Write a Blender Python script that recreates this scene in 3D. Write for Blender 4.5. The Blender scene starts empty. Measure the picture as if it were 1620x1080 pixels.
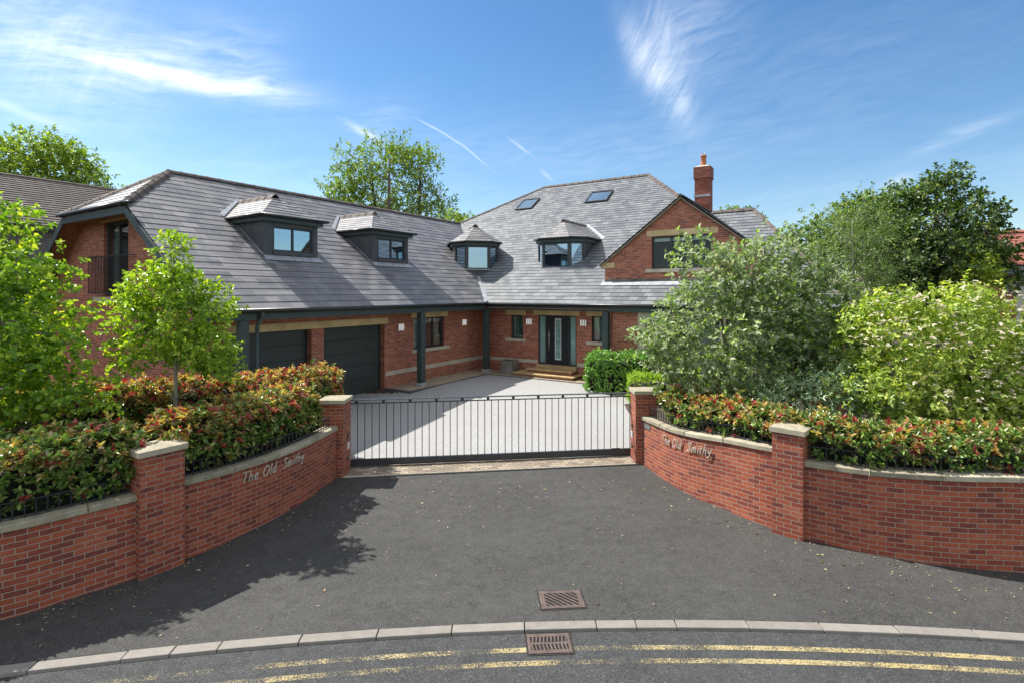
import bpy, math, random
import numpy as np
from mathutils import Vector, Matrix
random.seed(7)
rng = np.random.default_rng(11)
R = math.radians
SC = bpy.context.scene
COL = SC.collection

# ------------------------------------------------------------------ node helpers
def new_mat(name):
    m = bpy.data.materials.new(name); m.use_nodes = True
    nt = m.node_tree; nt.nodes.clear()
    out = nt.nodes.new('ShaderNodeOutputMaterial')
    return m, nt, out
class NT:
    def __init__(s, nt): s.nt = nt
    def n(s, typ, ins=None, **kw):
        nd = s.nt.nodes.new(typ)
        for k, v in kw.items(): setattr(nd, k, v)
        if ins:
            for k, v in ins.items(): s.set(nd, k, v)
        return nd
    def set(s, nd, k, v):
        sock = nd.inputs[k]
        if isinstance(v, bpy.types.NodeSocket): s.nt.links.new(v, sock)
        elif isinstance(v, bpy.types.Node): s.nt.links.new(v.outputs[0], sock)
        else:
            if hasattr(sock.default_value, '__len__') and hasattr(v, '__len__') and len(sock.default_value) == 4 and len(v) == 3: v = (*v, 1)
            sock.default_value = v
    def math(s, op, a, b=0.0, c=0.0, clamp=False):
        nd = s.nt.nodes.new('ShaderNodeMath'); nd.operation = op; nd.use_clamp = clamp
        s.set(nd, 0, a); s.set(nd, 1, b); s.set(nd, 2, c)
        return nd.outputs[0]
    def mix(s, f, a, b, mode='MIX'):
        nd = s.nt.nodes.new('ShaderNodeMix'); nd.data_type = 'RGBA'; nd.blend_type = mode
        s.set(nd, 0, f); s.set(nd, 6, a); s.set(nd, 7, b)
        return nd.outputs[2]
    def noise(s, vec, scale, detail=4, rough=.55, dist=0):
        nd = s.n('ShaderNodeTexNoise', {'Scale': scale, 'Detail': detail, 'Roughness': rough, 'Distortion': dist})
        if vec is not None: s.set(nd, 'Vector', vec)
        return nd.outputs['Fac']
    def ramp(s, fac, stops, interp='LINEAR'):
        nd = s.nt.nodes.new('ShaderNodeValToRGB'); nd.color_ramp.interpolation = interp
        els = nd.color_ramp.elements
        while len(els) < len(stops): els.new(.5)
        for e, (p, c) in zip(els, stops):
            e.position = p; e.color = (*c, 1) if len(c) == 3 else c
        s.set(nd, 0, fac)
        return nd.outputs[0]
    def mapr(s, v, a, b, c=0., d=1.):
        nd = s.n('ShaderNodeMapRange', {0: v, 1: a, 2: b, 3: c, 4: d})
        return nd.outputs[0]
    def bump(s, h, strength=.5, dist=.01, normal=None):
        nd = s.n('ShaderNodeBump', {'Height': h, 'Strength': strength, 'Distance': dist})
        if normal is not None: s.set(nd, 'Normal', normal)
        return nd.outputs[0]
def coords(g, kind='Object', scale=None):
    tc = g.n('ShaderNodeTexCoord')
    o = tc.outputs[kind]
    if scale:
        mp = g.n('ShaderNodeMapping', {'Vector': o, 'Scale': scale}); o = mp.outputs[0]
    return o
def principled(g, out, **ins):
    p = g.n('ShaderNodeBsdfPrincipled')
    for k, v in ins.items(): g.set(p, k.replace('_', ' '), v)
    g.nt.links.new(p.outputs[0], out.inputs[0])
    return p

def simple_mat(name, col, rough=.5, metal=0, var=.15, vscale=6, bump=.15, bscale=60, spec=.5, col2=None):
    m, nt, out = new_mat(name); g = NT(nt)
    v = coords(g)
    f = g.noise(v, vscale, 5)
    c2 = col2 or tuple(c * (1 - var) for c in col); c1 = tuple(min(1, c * (1 + var)) for c in col)
    c = g.ramp(f, [(.3, c2), (.7, c1)])
    b = g.bump(g.noise(v, bscale, 3), bump, .01)
    r = g.mapr(g.noise(v, vscale * 2.3, 3), .3, .7, max(0.02, rough - .08), min(1, rough + .08))
    principled(g, out, Base_Color=c, Roughness=r, Metallic=metal, Normal=b, Specular_IOR_Level=spec)
    return m

def brick_mat(name, stops, mortar, mortar_size=.009, bw=.225, rh=.075, dirt=.25, bump=.35, rough=.75, offset=.5, mottle=.6):
    m, nt, out = new_mat(name); g = NT(nt)
    uv = g.n('ShaderNodeUVMap').outputs[0]
    wob = g.n('ShaderNodeTexNoise', {'Vector': uv, 'Scale': 9., 'Detail': 2.})
    sub = g.n('ShaderNodeVectorMath', {0: wob.outputs['Color'], 1: (.5, .5, .5)}, operation='SUBTRACT')
    sc = g.n('ShaderNodeVectorMath', {0: sub.outputs[0], 3: .006}, operation='SCALE')
    ad = g.n('ShaderNodeVectorMath', {0: uv, 1: sc.outputs[0]}, operation='ADD')
    br = g.n('ShaderNodeTexBrick', {'Vector': ad.outputs[0], 'Color1': (0, 0, 0), 'Color2': (1, 1, 1), 'Mortar': (0, 0, 0), 'Scale': 1., 'Mortar Size': mortar_size, 'Mortar Smooth': .25, 'Bias': 0., 'Brick Width': bw, 'Row Height': rh})
    br.offset = offset
    rnd = g.n('ShaderNodeSeparateColor', {0: br.outputs['Color']}).outputs[0]
    n1 = g.noise(uv, 22, 4); n2 = g.noise(uv, .9, 4)
    f = g.math('ADD', g.math('MULTIPLY_ADD', rnd, .78, .14), g.math('MULTIPLY', g.math('SUBTRACT', n1, .5), mottle), clamp=True)
    c = g.ramp(f, stops)
    c = g.mix(g.math('MULTIPLY', g.mapr(n2, .35, .75), dirt), c, (.5, .5, .5), 'MULTIPLY')
    bl = g.math('MULTIPLY', g.mapr(g.noise(uv, 1.7, 6, .75), .60, .80), .30)
    c = g.mix(bl, c, (.45, .38, .33))
    mn = g.noise(uv, 40, 3)
    mc = g.mix(mn, tuple(x * .7 for x in mortar), mortar)
    c = g.mix(br.outputs['Fac'], c, mc)
    h = g.math('SUBTRACT', g.math('MULTIPLY', g.noise(uv, 120, 3), .25), br.outputs['Fac'])
    principled(g, out, Base_Color=c, Roughness=rough, Normal=g.bump(h, bump * 1.6, .008), Specular_IOR_Level=.35)
    return m

def slate_mat(name, stops, width=.32, gauge=.26, lichen=.5, rough=.45, spec=.5):
    m, nt, out = new_mat(name); g = NT(nt)
    uv = g.n('ShaderNodeUVMap').outputs[0]
    br = g.n('ShaderNodeTexBrick', {'Vector': uv, 'Color1': (0, 0, 0), 'Color2': (1, 1, 1), 'Mortar': (0, 0, 0), 'Scale': 1., 'Mortar Size': .004, 'Mortar Smooth': .3, 'Bias': 0., 'Brick Width': width, 'Row Height': gauge})
    rnd = g.n('ShaderNodeSeparateColor', {0: br.outputs['Color']}).outputs[0]
    n1 = g.noise(g.n('ShaderNodeMapping', {'Vector': uv, 'Scale': (6, 1.6, 1)}).outputs[0], 2., 6, .65)
    n2 = g.noise(uv, .45, 5, .6)
    f = g.math('ADD', g.math('MULTIPLY', rnd, .55), g.math('ADD', g.math('MULTIPLY', n1, .35), g.math('MULTIPLY', n2, .25)), clamp=True)
    c = g.ramp(f, stops)
    # run-off streaks straight down the slope and orange lichen spots
    st = g.noise(g.n('ShaderNodeMapping', {'Vector': uv, 'Scale': (5, .25, 1)}).outputs[0], 1.6, 4)
    c = g.mix(g.math('MULTIPLY', g.mapr(st, .5, .8), .35), c, (.27, .27, .27))
    li = g.math('MULTIPLY', g.mapr(g.noise(uv, 2.3, 5, .7), .71, .76), lichen)
    c = g.mix(li, c, (.32, .20, .09))
    c = g.mix(g.math('MULTIPLY', br.outputs['Fac'], .85), c, (.02, .02, .02))
    h = g.math('SUBTRACT', g.math('MULTIPLY', g.noise(uv, 18, 5, .7), .5), br.outputs['Fac'])
    r = g.mapr(g.math('ADD', rnd, g.math('MULTIPLY', n1, .6)), .2, 1.4, rough - .1, rough + .2)
    principled(g, out, Base_Color=c, Roughness=r, Normal=g.bump(h, .5, .006), Specular_IOR_Level=spec)
    return m

def leaf_mat(name, stops, trans=.35, rough=.42, tcol=None, spec=.45):
    m, nt, out = new_mat(name); g = NT(nt)
    geo = g.n('ShaderNodeNewGeometry')
    rnd = geo.outputs['Random Per Island']
    big = g.noise(coords(g), 1.3, 3)
    f = g.math('ADD', g.math('MULTIPLY', rnd, .75), g.math('MULTIPLY', g.math('SUBTRACT', big, .5), .9), clamp=True)
    f = g.math('ADD', f, .12, clamp=True)
    c = g.ramp(f, stops)
    p = g.n('ShaderNodeBsdfPrincipled', {'Base Color': c, 'Roughness': rough, 'Specular IOR Level': spec})
    t = g.n('ShaderNodeBsdfTranslucent', {'Color': g.mix(1., c, tcol or (1., 1.25, .45), 'MULTIPLY')})
    mx = g.n('ShaderNodeMixShader', {0: trans, 1: p.outputs[0], 2: t.outputs[0]})
    nt.links.new(mx.outputs[0], out.inputs[0])
    return m

def glass_mat(name, tint=(.8, .9, .88), refl=.30, rough=.02, gcol=(.85, .92, 1), fw=.6):
    m, nt, out = new_mat(name); g = NT(nt)
    fr = g.n('ShaderNodeLayerWeight', {'Blend': .35}).outputs['Fresnel']
    f = g.math('ADD', g.math('MULTIPLY', fr, fw), refl, clamp=True)
    tr = g.n('ShaderNodeBsdfTransparent', {'Color': tint})
    nb = g.bump(g.noise(coords(g), 1.2, 2), .04, .05)
    gl = g.n('ShaderNodeBsdfGlossy', {'Color': gcol, 'Roughness': rough, 'Normal': nb})
    mx = g.n('ShaderNodeMixShader', {0: f, 1: tr.outputs[0], 2: gl.outputs[0]})
    nt.links.new(mx.outputs[0], out.inputs[0])
    return m

# ------------------------------------------------------------------ mesh helpers
class MB:
    def __init__(s): s.v = []; s.f = []; s.uv = []; s.m = []
    def poly(s, pts, uv=None, m=0):
        b = len(s.v); s.v += [tuple(p) for p in pts]
        s.f.append(tuple(range(b, b + len(pts)))); s.uv.append(uv); s.m.append(m)
    def box(s, x0, x1, y0, y1, z0, z1, M=None, m=0):
        P = [(x0, y0, z0), (x1, y0, z0), (x1, y1, z0), (x0, y1, z0), (x0, y0, z1), (x1, y0, z1), (x1, y1, z1), (x0, y1, z1)]
        F = [(0, 3, 2, 1), (4, 5, 6, 7), (0, 1, 5, 4), (1, 2, 6, 5), (2, 3, 7, 6), (3, 0, 4, 7)]
        uvs = []
        for f in F:
            q = [P[i] for i in f]
            dx = len({p[0] for p in q}) > 1; dy = len({p[1] for p in q}) > 1; dz = len({p[2] for p in q}) > 1
            if not dx: uvs.append([(p[1], p[2]) for p in q])
            elif not dy: uvs.append([(p[0], p[2]) for p in q])
            else: uvs.append([(p[0], p[1]) for p in q])
        if M is not None: P = [tuple(M(*p)) if callable(M) else tuple(M @ Vector(p)) for p in P]
        b = len(s.v); s.v += P
        for f, u in zip(F, uvs):
            s.f.append(tuple(b + i for i in f)); s.uv.append(u); s.m.append(m)
    def hexa(s, P, m=0, uvs=None):   # 8 points, bottom ring 0-3, top ring 4-7
        F = [(0, 3, 2, 1), (4, 5, 6, 7), (0, 1, 5, 4), (1, 2, 6, 5), (2, 3, 7, 6), (3, 0, 4, 7)]
        b = len(s.v); s.v += [tuple(p) for p in P]
        for f in F: s.f.append(tuple(b + i for i in f)); s.uv.append(None); s.m.append(m)
    def beam(s, p, q, w, h, up=(0, 0, 1), m=0):   # rectangular bar from p to q
        p = Vector(p); q = Vector(q); d = (q - p).normalized(); up = Vector(up)
        sd = d.cross(up)
        if sd.length < 1e-4: sd = d.cross(Vector((1, 0, 0)))
        sd.normalize(); u = sd.cross(d).normalized()
        a = sd * w / 2; c = u * h / 2
        s.hexa([p - a - c, p + a - c, q + a - c, q - a - c, p - a + c, p + a + c, q + a + c, q - a + c], m)
    def tube(s, pts, rads, n=8, m=0, cap=True):
        pts = [Vector(p) for p in pts]
        if not hasattr(rads, '__len__'): rads = [rads] * len(pts)
        b = len(s.v); ref = None
        for i, p in enumerate(pts):
            d = (pts[min(i + 1, len(pts) - 1)] - pts[max(i - 1, 0)])
            d = d.normalized() if d.length > 1e-9 else Vector((0, 0, 1))
            if ref is None: ref = d.orthogonal().normalized()
            ref = (ref - d * ref.dot(d)); ref = ref.normalized() if ref.length > 1e-6 else d.orthogonal().normalized()
            o = d.cross(ref)
            for k in range(n):
                a = 2 * math.pi * k / n
                s.v.append(tuple(p + (ref * math.cos(a) + o * math.sin(a)) * rads[i]))
        for i in range(len(pts) - 1):
            for k in range(n):
                k2 = (k + 1) % n
                s.f.append((b + i * n + k, b + i * n + k2, b + (i + 1) * n + k2, b + (i + 1) * n + k)); s.uv.append(None); s.m.append(m)
        if cap:
            s.f.append(tuple(b + k for k in range(n))[::-1]); s.uv.append(None); s.m.append(m)
            e = b + (len(pts) - 1) * n
            s.f.append(tuple(e + k for k in range(n))); s.uv.append(None); s.m.append(m)
    def ball(s, c, r, n=10, m=0, zs=1.):
        prof = [(math.sin(math.pi * i / 6) * r, -math.cos(math.pi * i / 6) * r * zs) for i in range(7)]
        s.lathe(c, prof, n, m)
    def lathe(s, c, prof, n=16, m=0):
        b = len(s.v)
        for r, z in prof:
            for k in range(n):
                a = 2 * math.pi * k / n
                s.v.append((c[0] + max(r, 1e-4) * math.cos(a), c[1] + max(r, 1e-4) * math.sin(a), c[2] + z))
        for i in range(len(prof) - 1):
            for k in range(n):
                k2 = (k + 1) % n
                s.f.append((b + i * n + k, b + i * n + k2, b + (i + 1) * n + k2, b + (i + 1) * n + k)); s.uv.append(None); s.m.append(m)
    def build(s, name, mats, parent=None, smooth=False, bevel=0, loc=None):
        me = bpy.data.meshes.new(name)
        me.from_pydata(s.v, [], s.f)
        if not isinstance(mats, (list, tuple)): mats = [mats]
        for mt in mats: me.materials.append(mt)
        uvl = me.uv_layers.new(name='UVMap')
        dat = np.zeros(len(me.loops) * 2, dtype=np.float32)
        k = 0
        V = s.v
        for fi, f in enumerate(s.f):
            u = s.uv[fi]
            if u is None:
                a, b, c = V[f[0]], V[f[1]], V[f[2]]
                e1 = (b[0] - a[0], b[1] - a[1], b[2] - a[2]); e2 = (c[0] - a[0], c[1] - a[1], c[2] - a[2])
                nx = abs(e1[1] * e2[2] - e1[2] * e2[1]); ny = abs(e1[2] * e2[0] - e1[0] * e2[2]); nz = abs(e1[0] * e2[1] - e1[1] * e2[0])
                if nz >= nx and nz >= ny: u = [(V[i][0], V[i][1]) for i in f]
                elif nx >= ny: u = [(V[i][1], V[i][2]) for i in f]
                else: u = [(V[i][0], V[i][2]) for i in f]
            for q in u:
                dat[k] = q[0]; dat[k + 1] = q[1]; k += 2
        uvl.data.foreach_set('uv', dat)
        me.polygons.foreach_set('material_index', np.array(s.m, dtype=np.int32))
        if smooth: me.polygons.foreach_set('use_smooth', np.ones(len(s.f), dtype=bool))
        me.update()
        o = bpy.data.objects.new(name, me); COL.objects.link(o)
        if parent is not None: o.parent = parent
        if loc is not None: o.location = loc
        if bevel:
            bv = o.modifiers.new('Bevel', 'BEVEL'); bv.width = bevel; bv.segments = 2; bv.limit_method = 'ANGLE'
        return o

def tag(o, label=None, cat=None, group=None, kind=None):
    if label: o['label'] = label
    if cat: o['category'] = cat
    if group: o['group'] = group
    if kind: o['kind'] = kind
    return o
def empty(name, loc=(0, 0, 0), rz=0, parent=None):
    o = bpy.data.objects.new(name, None); COL.objects.link(o)
    o.location = loc; o.rotation_euler = (0, 0, rz); o.empty_display_size = .3
    if parent is not None: o.parent = parent
    return o
def copy_tree(o, parent=None):
    c = o.copy(); COL.objects.link(c); c.parent = parent
    for ch in [x for x in bpy.data.objects if x.parent == o]: copy_tree(ch, c)
    return c

def clip_half(poly, f):
    out = []
    for i in range(len(poly)):
        a, b = poly[i], poly[(i + 1) % len(poly)]
        fa, fb = f(a), f(b)
        if fa >= 0: out.append(a)
        if (fa >= 0) != (fb >= 0):
            t = fa / (fa - fb); out.append((a[0] + (b[0] - a[0]) * t, a[1] + (b[1] - a[1]) * t))
    return out

def slate_roof(mb, pts, gauge=.26, lift=.022, m=0, s0=None):
    """stepped courses of slates over a planar 3D polygon"""
    P = [Vector(p) for p in pts]
    n = Vector((0, 0, 0))
    for i in range(1, len(P) - 1): n += (P[i] - P[0]).cross(P[i + 1] - P[0])
    n.normalize()
    if n.z < 0: n = -n
    up = (Vector((0, 0, 1)) - n * n.z).normalized(); al = up.cross(n).normalized()
    zmin = min(p.z for p in P); o = min(P, key=lambda p: p.z)
    base = o.z / up.z if s0 is None else s0
    q = [((p - o).dot(al) + o.dot(al), (p - o).dot(up)) for p in P]
    oa = o.dot(al); smax = max(t[1] for t in q); k = 0
    kk0 = int(rng.integers(0, 50))
    while k * gauge < smax - 1e-4:
        lo, hi = k * gauge, (k + 1) * gauge
        c = clip_half(q, lambda t: t[1] - lo); c = clip_half(c, lambda t: hi - t[1]) if c else c
        if len(c) >= 3:
            def at(t, l): return o + al * (t[0] - oa) + up * t[1] + n * l
            L = [lift * (1 - .75 * (t[1] - lo) / gauge) + .004 for t in c]
            mb.poly([at(t, l) for t, l in zip(c, L)], [(t[0], t[1] + kk0 * gauge) for t in c], m)
            low = [t for t in c if abs(t[1] - lo) < 1e-5]
            if len(low) >= 2:
                low.sort(); a, b = low[0], low[-1]
                mb.poly([at(a, -.004), at(b, -.004), at(b, lift + .004), at(a, lift + .004)], [(a[0], a[1] + kk0 * gauge)] * 4, m)
        k += 1

def wall_face(mb, poly, openings, M, reveal=.1, m=0):
    """poly: convex outline in (a, z); openings: (a0,a1,z0,z1); M maps (a, d, z), d outwards"""
    As = sorted({p[0] for p in poly} | {o[0] for o in openings} | {o[1] for o in openings})
    Zs = sorted({p[1] for p in poly} | {o[2] for o in openings} | {o[3] for o in openings})
    for i in range(len(As) - 1):
        for j in range(len(Zs) - 1):
            a0, a1, z0, z1 = As[i], As[i + 1], Zs[j], Zs[j + 1]
            ca, cz = (a0 + a1) / 2, (z0 + z1) / 2
            if any(o[0] < ca < o[1] and o[2] < cz < o[3] for o in openings): continue
            c = list(poly)
            for f in (lambda t: t[0] - a0, lambda t: a1 - t[0], lambda t: t[1] - z0, lambda t: z1 - t[1]):
                if c: c = clip_half(c, f)
            if len(c) >= 3: mb.poly([M(a, 0, z) for a, z in c], [(a, z) for a, z in c], m)
    for a0, a1, z0, z1 in openings:
        for (p, q) in (((a0, z0), (a0, z1)), ((a1, z0), (a1, z1)), ((a0, z0), (a1, z0)), ((a0, z1), (a1, z1))):
            u0 = [(0, p[1]), (0, q[1]), (reveal, q[1]), (reveal, p[1])] if p[0] == q[0] else [(p[0], 0), (q[0], 0), (q[0], reveal), (p[0], reveal)]
            mb.poly([M(p[0], 0, p[1]), M(q[0], 0, q[1]), M(q[0], -reveal, q[1]), M(p[0], -reveal, p[1])], u0, m)

def ridge_line(mb, p, q, w=.13, h=.10, seg=.45, m=0):
    p = Vector(p); q = Vector(q); L = (q - p).length; n = max(1, round(L / seg)); d = (q - p) / L
    sd = d.cross(Vector((0, 0, 1))).normalized(); up = sd.cross(d).normalized()
    for i in range(n):
        a = p + d * (L * i / n); b = p + d * (L * (i + 1) / n - .012)
        for (s, e, k) in ((a, b, 1.), (b - d * .055, b, 1.22)):
            prof = [(-1, -.75), (-.55, .1), (0, .55), (.55, .1), (1, -.75)]
            A = [s + sd * w * x * k + up * (h * z * k + .02) for x, z in prof]; B = [e + sd * w * x * k + up * (h * z * k + .02) for x, z in prof]
            for j in range(4): mb.poly([A[j], A[j + 1], B[j + 1], B[j]], None, m)
            mb.poly(A, None, m); mb.poly(B[::-1], None, m)

# ------------------------------------------------------------------ foliage
def leaf_arrays(base, axis, normal, L, W, fold=.25, hexa=True):
    """arrays N x 3; returns verts and faces of folded leaves"""
    N = len(base)
    side = np.cross(axis, normal); side /= np.linalg.norm(side, axis=1, keepdims=True) + 1e-9
    nn = np.cross(side, axis)
    L = L[:, None]; W = W[:, None]
    up = nn * W * fold
    tip = base + axis * L - nn * L * .18
    if hexa:
        l1 = base + axis * L * .32 - nn * L * .0 + side * W * .46 + up; l2 = base + axis * L * .70 - nn * L * .07 + side * W * .40 + up
        r1 = base + axis * L * .32 - side * W * .46 + up; r2 = base + axis * L * .70 - nn * L * .07 - side * W * .40 + up
        V = np.stack([base, l1, l2, tip, r2, r1], 1).reshape(-1, 3)
        i = np.arange(N)[:, None] * 6
        F = np.concatenate([i + np.array([0, 1, 2, 3]), i + np.array([0, 3, 4, 5])], 1).reshape(-1, 4)
    else:
        l = base + axis * L * .5 + side * W * .5 + up; r = base + axis * L * .5 - side * W * .5 + up
        V = np.stack([base, l, tip, r], 1).reshape(-1, 3)
        i = np.arange(N)[:, None] * 4
        F = np.concatenate([i + np.array([0, 1, 2]), i + np.array([0, 2, 3])], 1).reshape(-1, 3)
    return V, F
def unit(a): return a / (np.linalg.norm(a, axis=-1, keepdims=True) + 1e-9)
def rand_dirs(n): return unit(rng.normal(size=(n, 3)))
def sprigs(pos, axis, n, L, W, stem=.08, spread=(.5, 1.2), jitter=.25):
    """n leaves spiralling round each short shoot"""
    N = len(pos); axis = unit(axis)
    pos = np.repeat(pos, n, 0); ax = np.repeat(axis, n, 0)
    k = np.tile(np.arange(n), N); ph = k * 2.399 + np.repeat(rng.uniform(0, 6.28, N), n)
    t = k / max(1, n - 1)
    ref = unit(np.cross(ax, np.array([[.31, .2, .93]]) + 0 * ax)); o = np.cross(ax, ref)
    rad = ref * np.cos(ph)[:, None] + o * np.sin(ph)[:, None]
    sp = (spread[1] + (spread[0] - spread[1]) * t)[:, None]
    d = unit(ax * np.cos(sp) + rad * np.sin(sp) + rng.normal(size=rad.shape) * jitter)
    base = pos + ax * (stem * t)[:, None]
    nrm = unit(ax * 1.0 - d * 0 + np.array([[0, 0, .8]]) + rng.normal(size=rad.shape) * .35)
    s = rng.uniform(.5, 1.25, len(base))
    return base, d, nrm, L * s, W * s
def foliage_obj(name, sets, parent=None, hexa=True):
    """sets: list of (leaf tuple, material)"""
    Vs, Fs, Ms, off, mats = [], [], [], 0, []
    for mi, (lf, mat) in enumerate(sets):
        V, F = leaf_arrays(*lf, hexa=hexa)
        Vs.append(V); Fs.append(F + off); Ms.append(np.full(len(F), mi, dtype=np.int32)); off += len(V); mats.append(mat)
    V = np.concatenate(Vs); F = np.concatenate(Fs); Mi = np.concatenate(Ms)
    me = bpy.data.meshes.new(name)
    k = F.shape[1]
    me.vertices.add(len(V)); me.vertices.foreach_set('co', V.astype(np.float32).ravel())
    me.loops.add(F.size); me.loops.foreach_set('vertex_index', F.astype(np.int32).ravel())
    me.polygons.add(len(F)); me.polygons.foreach_set('loop_start', np.arange(0, F.size, k, dtype=np.int32))
    me.polygons.foreach_set('loop_total', np.full(len(F), k, dtype=np.int32))
    me.polygons.foreach_set('material_index', Mi)
    for mt in mats: me.materials.append(mt)
    me.update(calc_edges=True)
    o = bpy.data.objects.new(name, me); COL.objects.link(o)
    if parent is not None: o.parent = parent
    return o

def crown_points(blobs, n, shell=.55):
    """points spread through ellipsoids, denser near the outside"""
    w = np.array([b[3] * b[4] * b[5] for b in blobs]) ** (.75); w /= w.sum()
    idx = rng.choice(len(blobs), n, p=w); B = np.array(blobs)[idx]
    d = rand_dirs(n); r = rng.uniform(0, 1, n) ** (1 / 3.)
    r = np.where(rng.uniform(size=n) < shell, rng.uniform(.78, 1.06, n), r)
    c = B[:, :3] + d * B[:, 3:6] * r[:, None]
    return c, unit(d * .7 + (c - B[:, :3].mean(0)) * .15 + np.array([[0, 0, .35]]))

def tree(name, base, blobs, trunk_r, top, mats, label, cat, group=None, n_clump=300, per=14, L=.08, W=.045, clump_r=.16, limbs=9,
         bark=None, hexa=True, stems=1, droop=0., shell=.6, fine=True, fork=.25, twig=True, stem=.1, spread=(.5, 1.3)):
    base = np.array(base, float); top = np.array(top, float)
    root = empty(name, base); tag(root, label, cat, group)
    blobs = [tuple(np.array(b[:3]) - base) + tuple(b[3:]) for b in blobs]; top = top - base
    pts, ax = crown_points(blobs, n_clump, shell)
    mb = MB(); mbb = MB(); nodes = []
    for s in range(stems):
        off = np.array([0, 0, 0.]) if stems == 1 else np.array([math.cos(s * 2.4), math.sin(s * 2.4), 0]) * trunk_r * 2.2
        lean = off * (3.5 if stems > 1 else 0)
        path = [off + (top + lean - off) * t + np.array([math.sin(t * 5 + s) * .12, math.cos(t * 4.2 + s) * .1, 0]) * np.linalg.norm(top) * .18 * t for t in np.linspace(0, 1, 9)]
        path[0][2] = -.15
        rr = [trunk_r * (1.25 if i == 0 else 1) * (1 - .82 * i / 8) for i in range(9)]
        mb.tube(path, rr, 9)
        nodes += [(p, r) for p, r in zip(path, rr)][2:]
    NP = np.array([n[0] for n in nodes])
    # limbs to a spread of crown points
    sel = []
    cand = pts[rng.permutation(len(pts))[:min(len(pts), 400)]]
    if len(cand):
        sel.append(cand[0])
        while len(sel) < min(limbs * stems, len(cand)):
            dd = np.min(np.linalg.norm(cand[:, None] - np.array(sel)[None], axis=2), axis=1); sel.append(cand[int(np.argmax(dd))])
    lim = []
    for c in sel:
        d = np.linalg.norm(NP - c, axis=1) + np.maximum(0, NP[:, 2] - c[2] + .12 * np.linalg.norm(top)) * 1.6
        i = int(np.argmin(d)); p0, r0 = nodes[i]
        mid = (p0 + c) / 2 + np.array([0, 0, -.08 - droop]) * np.linalg.norm(c - p0) + rng.normal(size=3) * .04 * np.linalg.norm(c - p0)
        P = [p0 * (1 - t) ** 2 + 2 * mid * t * (1 - t) + c * t * t for t in np.linspace(0, 1, 6)]
        r1 = max(.35 * r0, .004); rs = [r1 * (1 - .8 * t) for t in np.linspace(0, 1, 6)]
        mbb.tube(P, rs, 6); lim += list(zip(P[1:], rs[1:]))
    if twig and lim:
        LP = np.array([l[0] for l in lim])
        for c in pts[::1 if fine else 3]:
            i = int(np.argmin(np.linalg.norm(LP - c, axis=1))); p0, r0 = lim[i]
            mid = (p0 + c) / 2 + rng.normal(size=3) * .06 * np.linalg.norm(c - p0)
            rt = min(r0 * .6, trunk_r * .09); mbb.tube([p0, mid, c], [rt, rt * .7, rt * .35], 3, cap=False)
    mb.build('trunk', bark or M_bark, root, smooth=True)
    mbb.build('branches', bark or M_bark, root, smooth=True)
    # leaves: several shoots per clump
    k = max(1, per // 6); n6 = 6 if per >= 6 else per
    P = np.repeat(pts, k, 0); A = np.repeat(ax, k, 0)
    j = rng.normal(size=P.shape) * clump_r * np.array([[1, 1, .75]])
    P = P + j; A = unit(A * .8 + unit(j + 1e-6) * .8 + rng.normal(size=P.shape) * .35 - np.array([[0, 0, droop * 2.5]]))
    lf = sprigs(P, A, n6, L, W, stem=stem, spread=spread)
    sets = []
    if isinstance(mats, list):
        pick = rng.choice(len(mats), len(lf[0]), p=[w for _, w in mats])
        for mi, (mt, _) in enumerate(mats):
            q = pick == mi
            if q.any(): sets.append((tuple(a[q] for a in lf), mt))
    else: sets = [(lf, mats)]
    foliage_obj('crown', sets, root, hexa)
    return root, pts
# ------------------------------------------------------------------ materials
M_brick = brick_mat('house_brick', [(0, (.17, .050, .032)), (.3, (.31, .082, .045)), (.6, (.42, .115, .060)), (.85, (.48, .155, .085)), (1, (.52, .22, .13))], (.42, .36, .31), mortar_size=.008, dirt=.2)
M_wbrick = brick_mat('boundary_brick', [(0, (.14, .046, .040)), (.2, (.21, .056, .040)), (.45, (.295, .072, .040)), (.75, (.385, .098, .046)), (1, (.41, .14, .08))], (.40, .31, .25), mortar_size=.0065, dirt=.45, mottle=1.1)
M_nbrick = brick_mat('grey_brick', [(0, (.07, .06, .06)), (.5, (.12, .10, .095)), (1, (.17, .15, .14))], (.25, .24, .23))
M_slate_w = slate_mat('wing_slates', [(0, (.080, .082, .092)), (.35, (.122, .124, .136)), (.65, (.162, .163, .176)), (1, (.235, .235, .25))], width=.42, gauge=.30, rough=.5)
M_slate_m = slate_mat('main_slates', [(0, (.085, .095, .107)), (.35, (.118, .13, .145)), (.65, (.152, .166, .183)), (1, (.225, .24, .255))], width=.34, gauge=.25, lichen=.25, rough=.46)
M_slate_d = slate_mat('dormer_slates', [(0, (.12, .12, .125)), (.4, (.17, .17, .178)), (.7, (.22, .22, .228)), (1, (.29, .29, .29))], width=.34, gauge=.2, lichen=.12, rough=.46)
M_ctile = slate_mat('concrete_tiles', [(0, (.06, .05, .048)), (.5, (.095, .08, .075)), (1, (.14, .12, .11))], width=.33, gauge=.33, lichen=.2, rough=.8, spec=.2)
M_rtile = slate_mat('red_tiles', [(0, (.25, .08, .06)), (.5, (.34, .12, .09)), (1, (.42, .18, .13))], width=.25, gauge=.2, lichen=.0, rough=.8, spec=.2)
M_ridge = simple_mat('ridge_tile', (.105, .085, .075), .8, var=.45, vscale=3, bump=.4, bscale=30)
M_stone = simple_mat('buff_stone', (.60, .46, .25), .85, var=.22, vscale=2.2, bump=.3, bscale=35)
M_pstone = simple_mat('pale_stone', (.50, .45, .36), .85, var=.15, vscale=3, bump=.3, bscale=35)
M_lead = simple_mat('dormer_lead', (.060, .066, .074), .55, var=.2, vscale=3, bump=.15, bscale=10)
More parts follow.
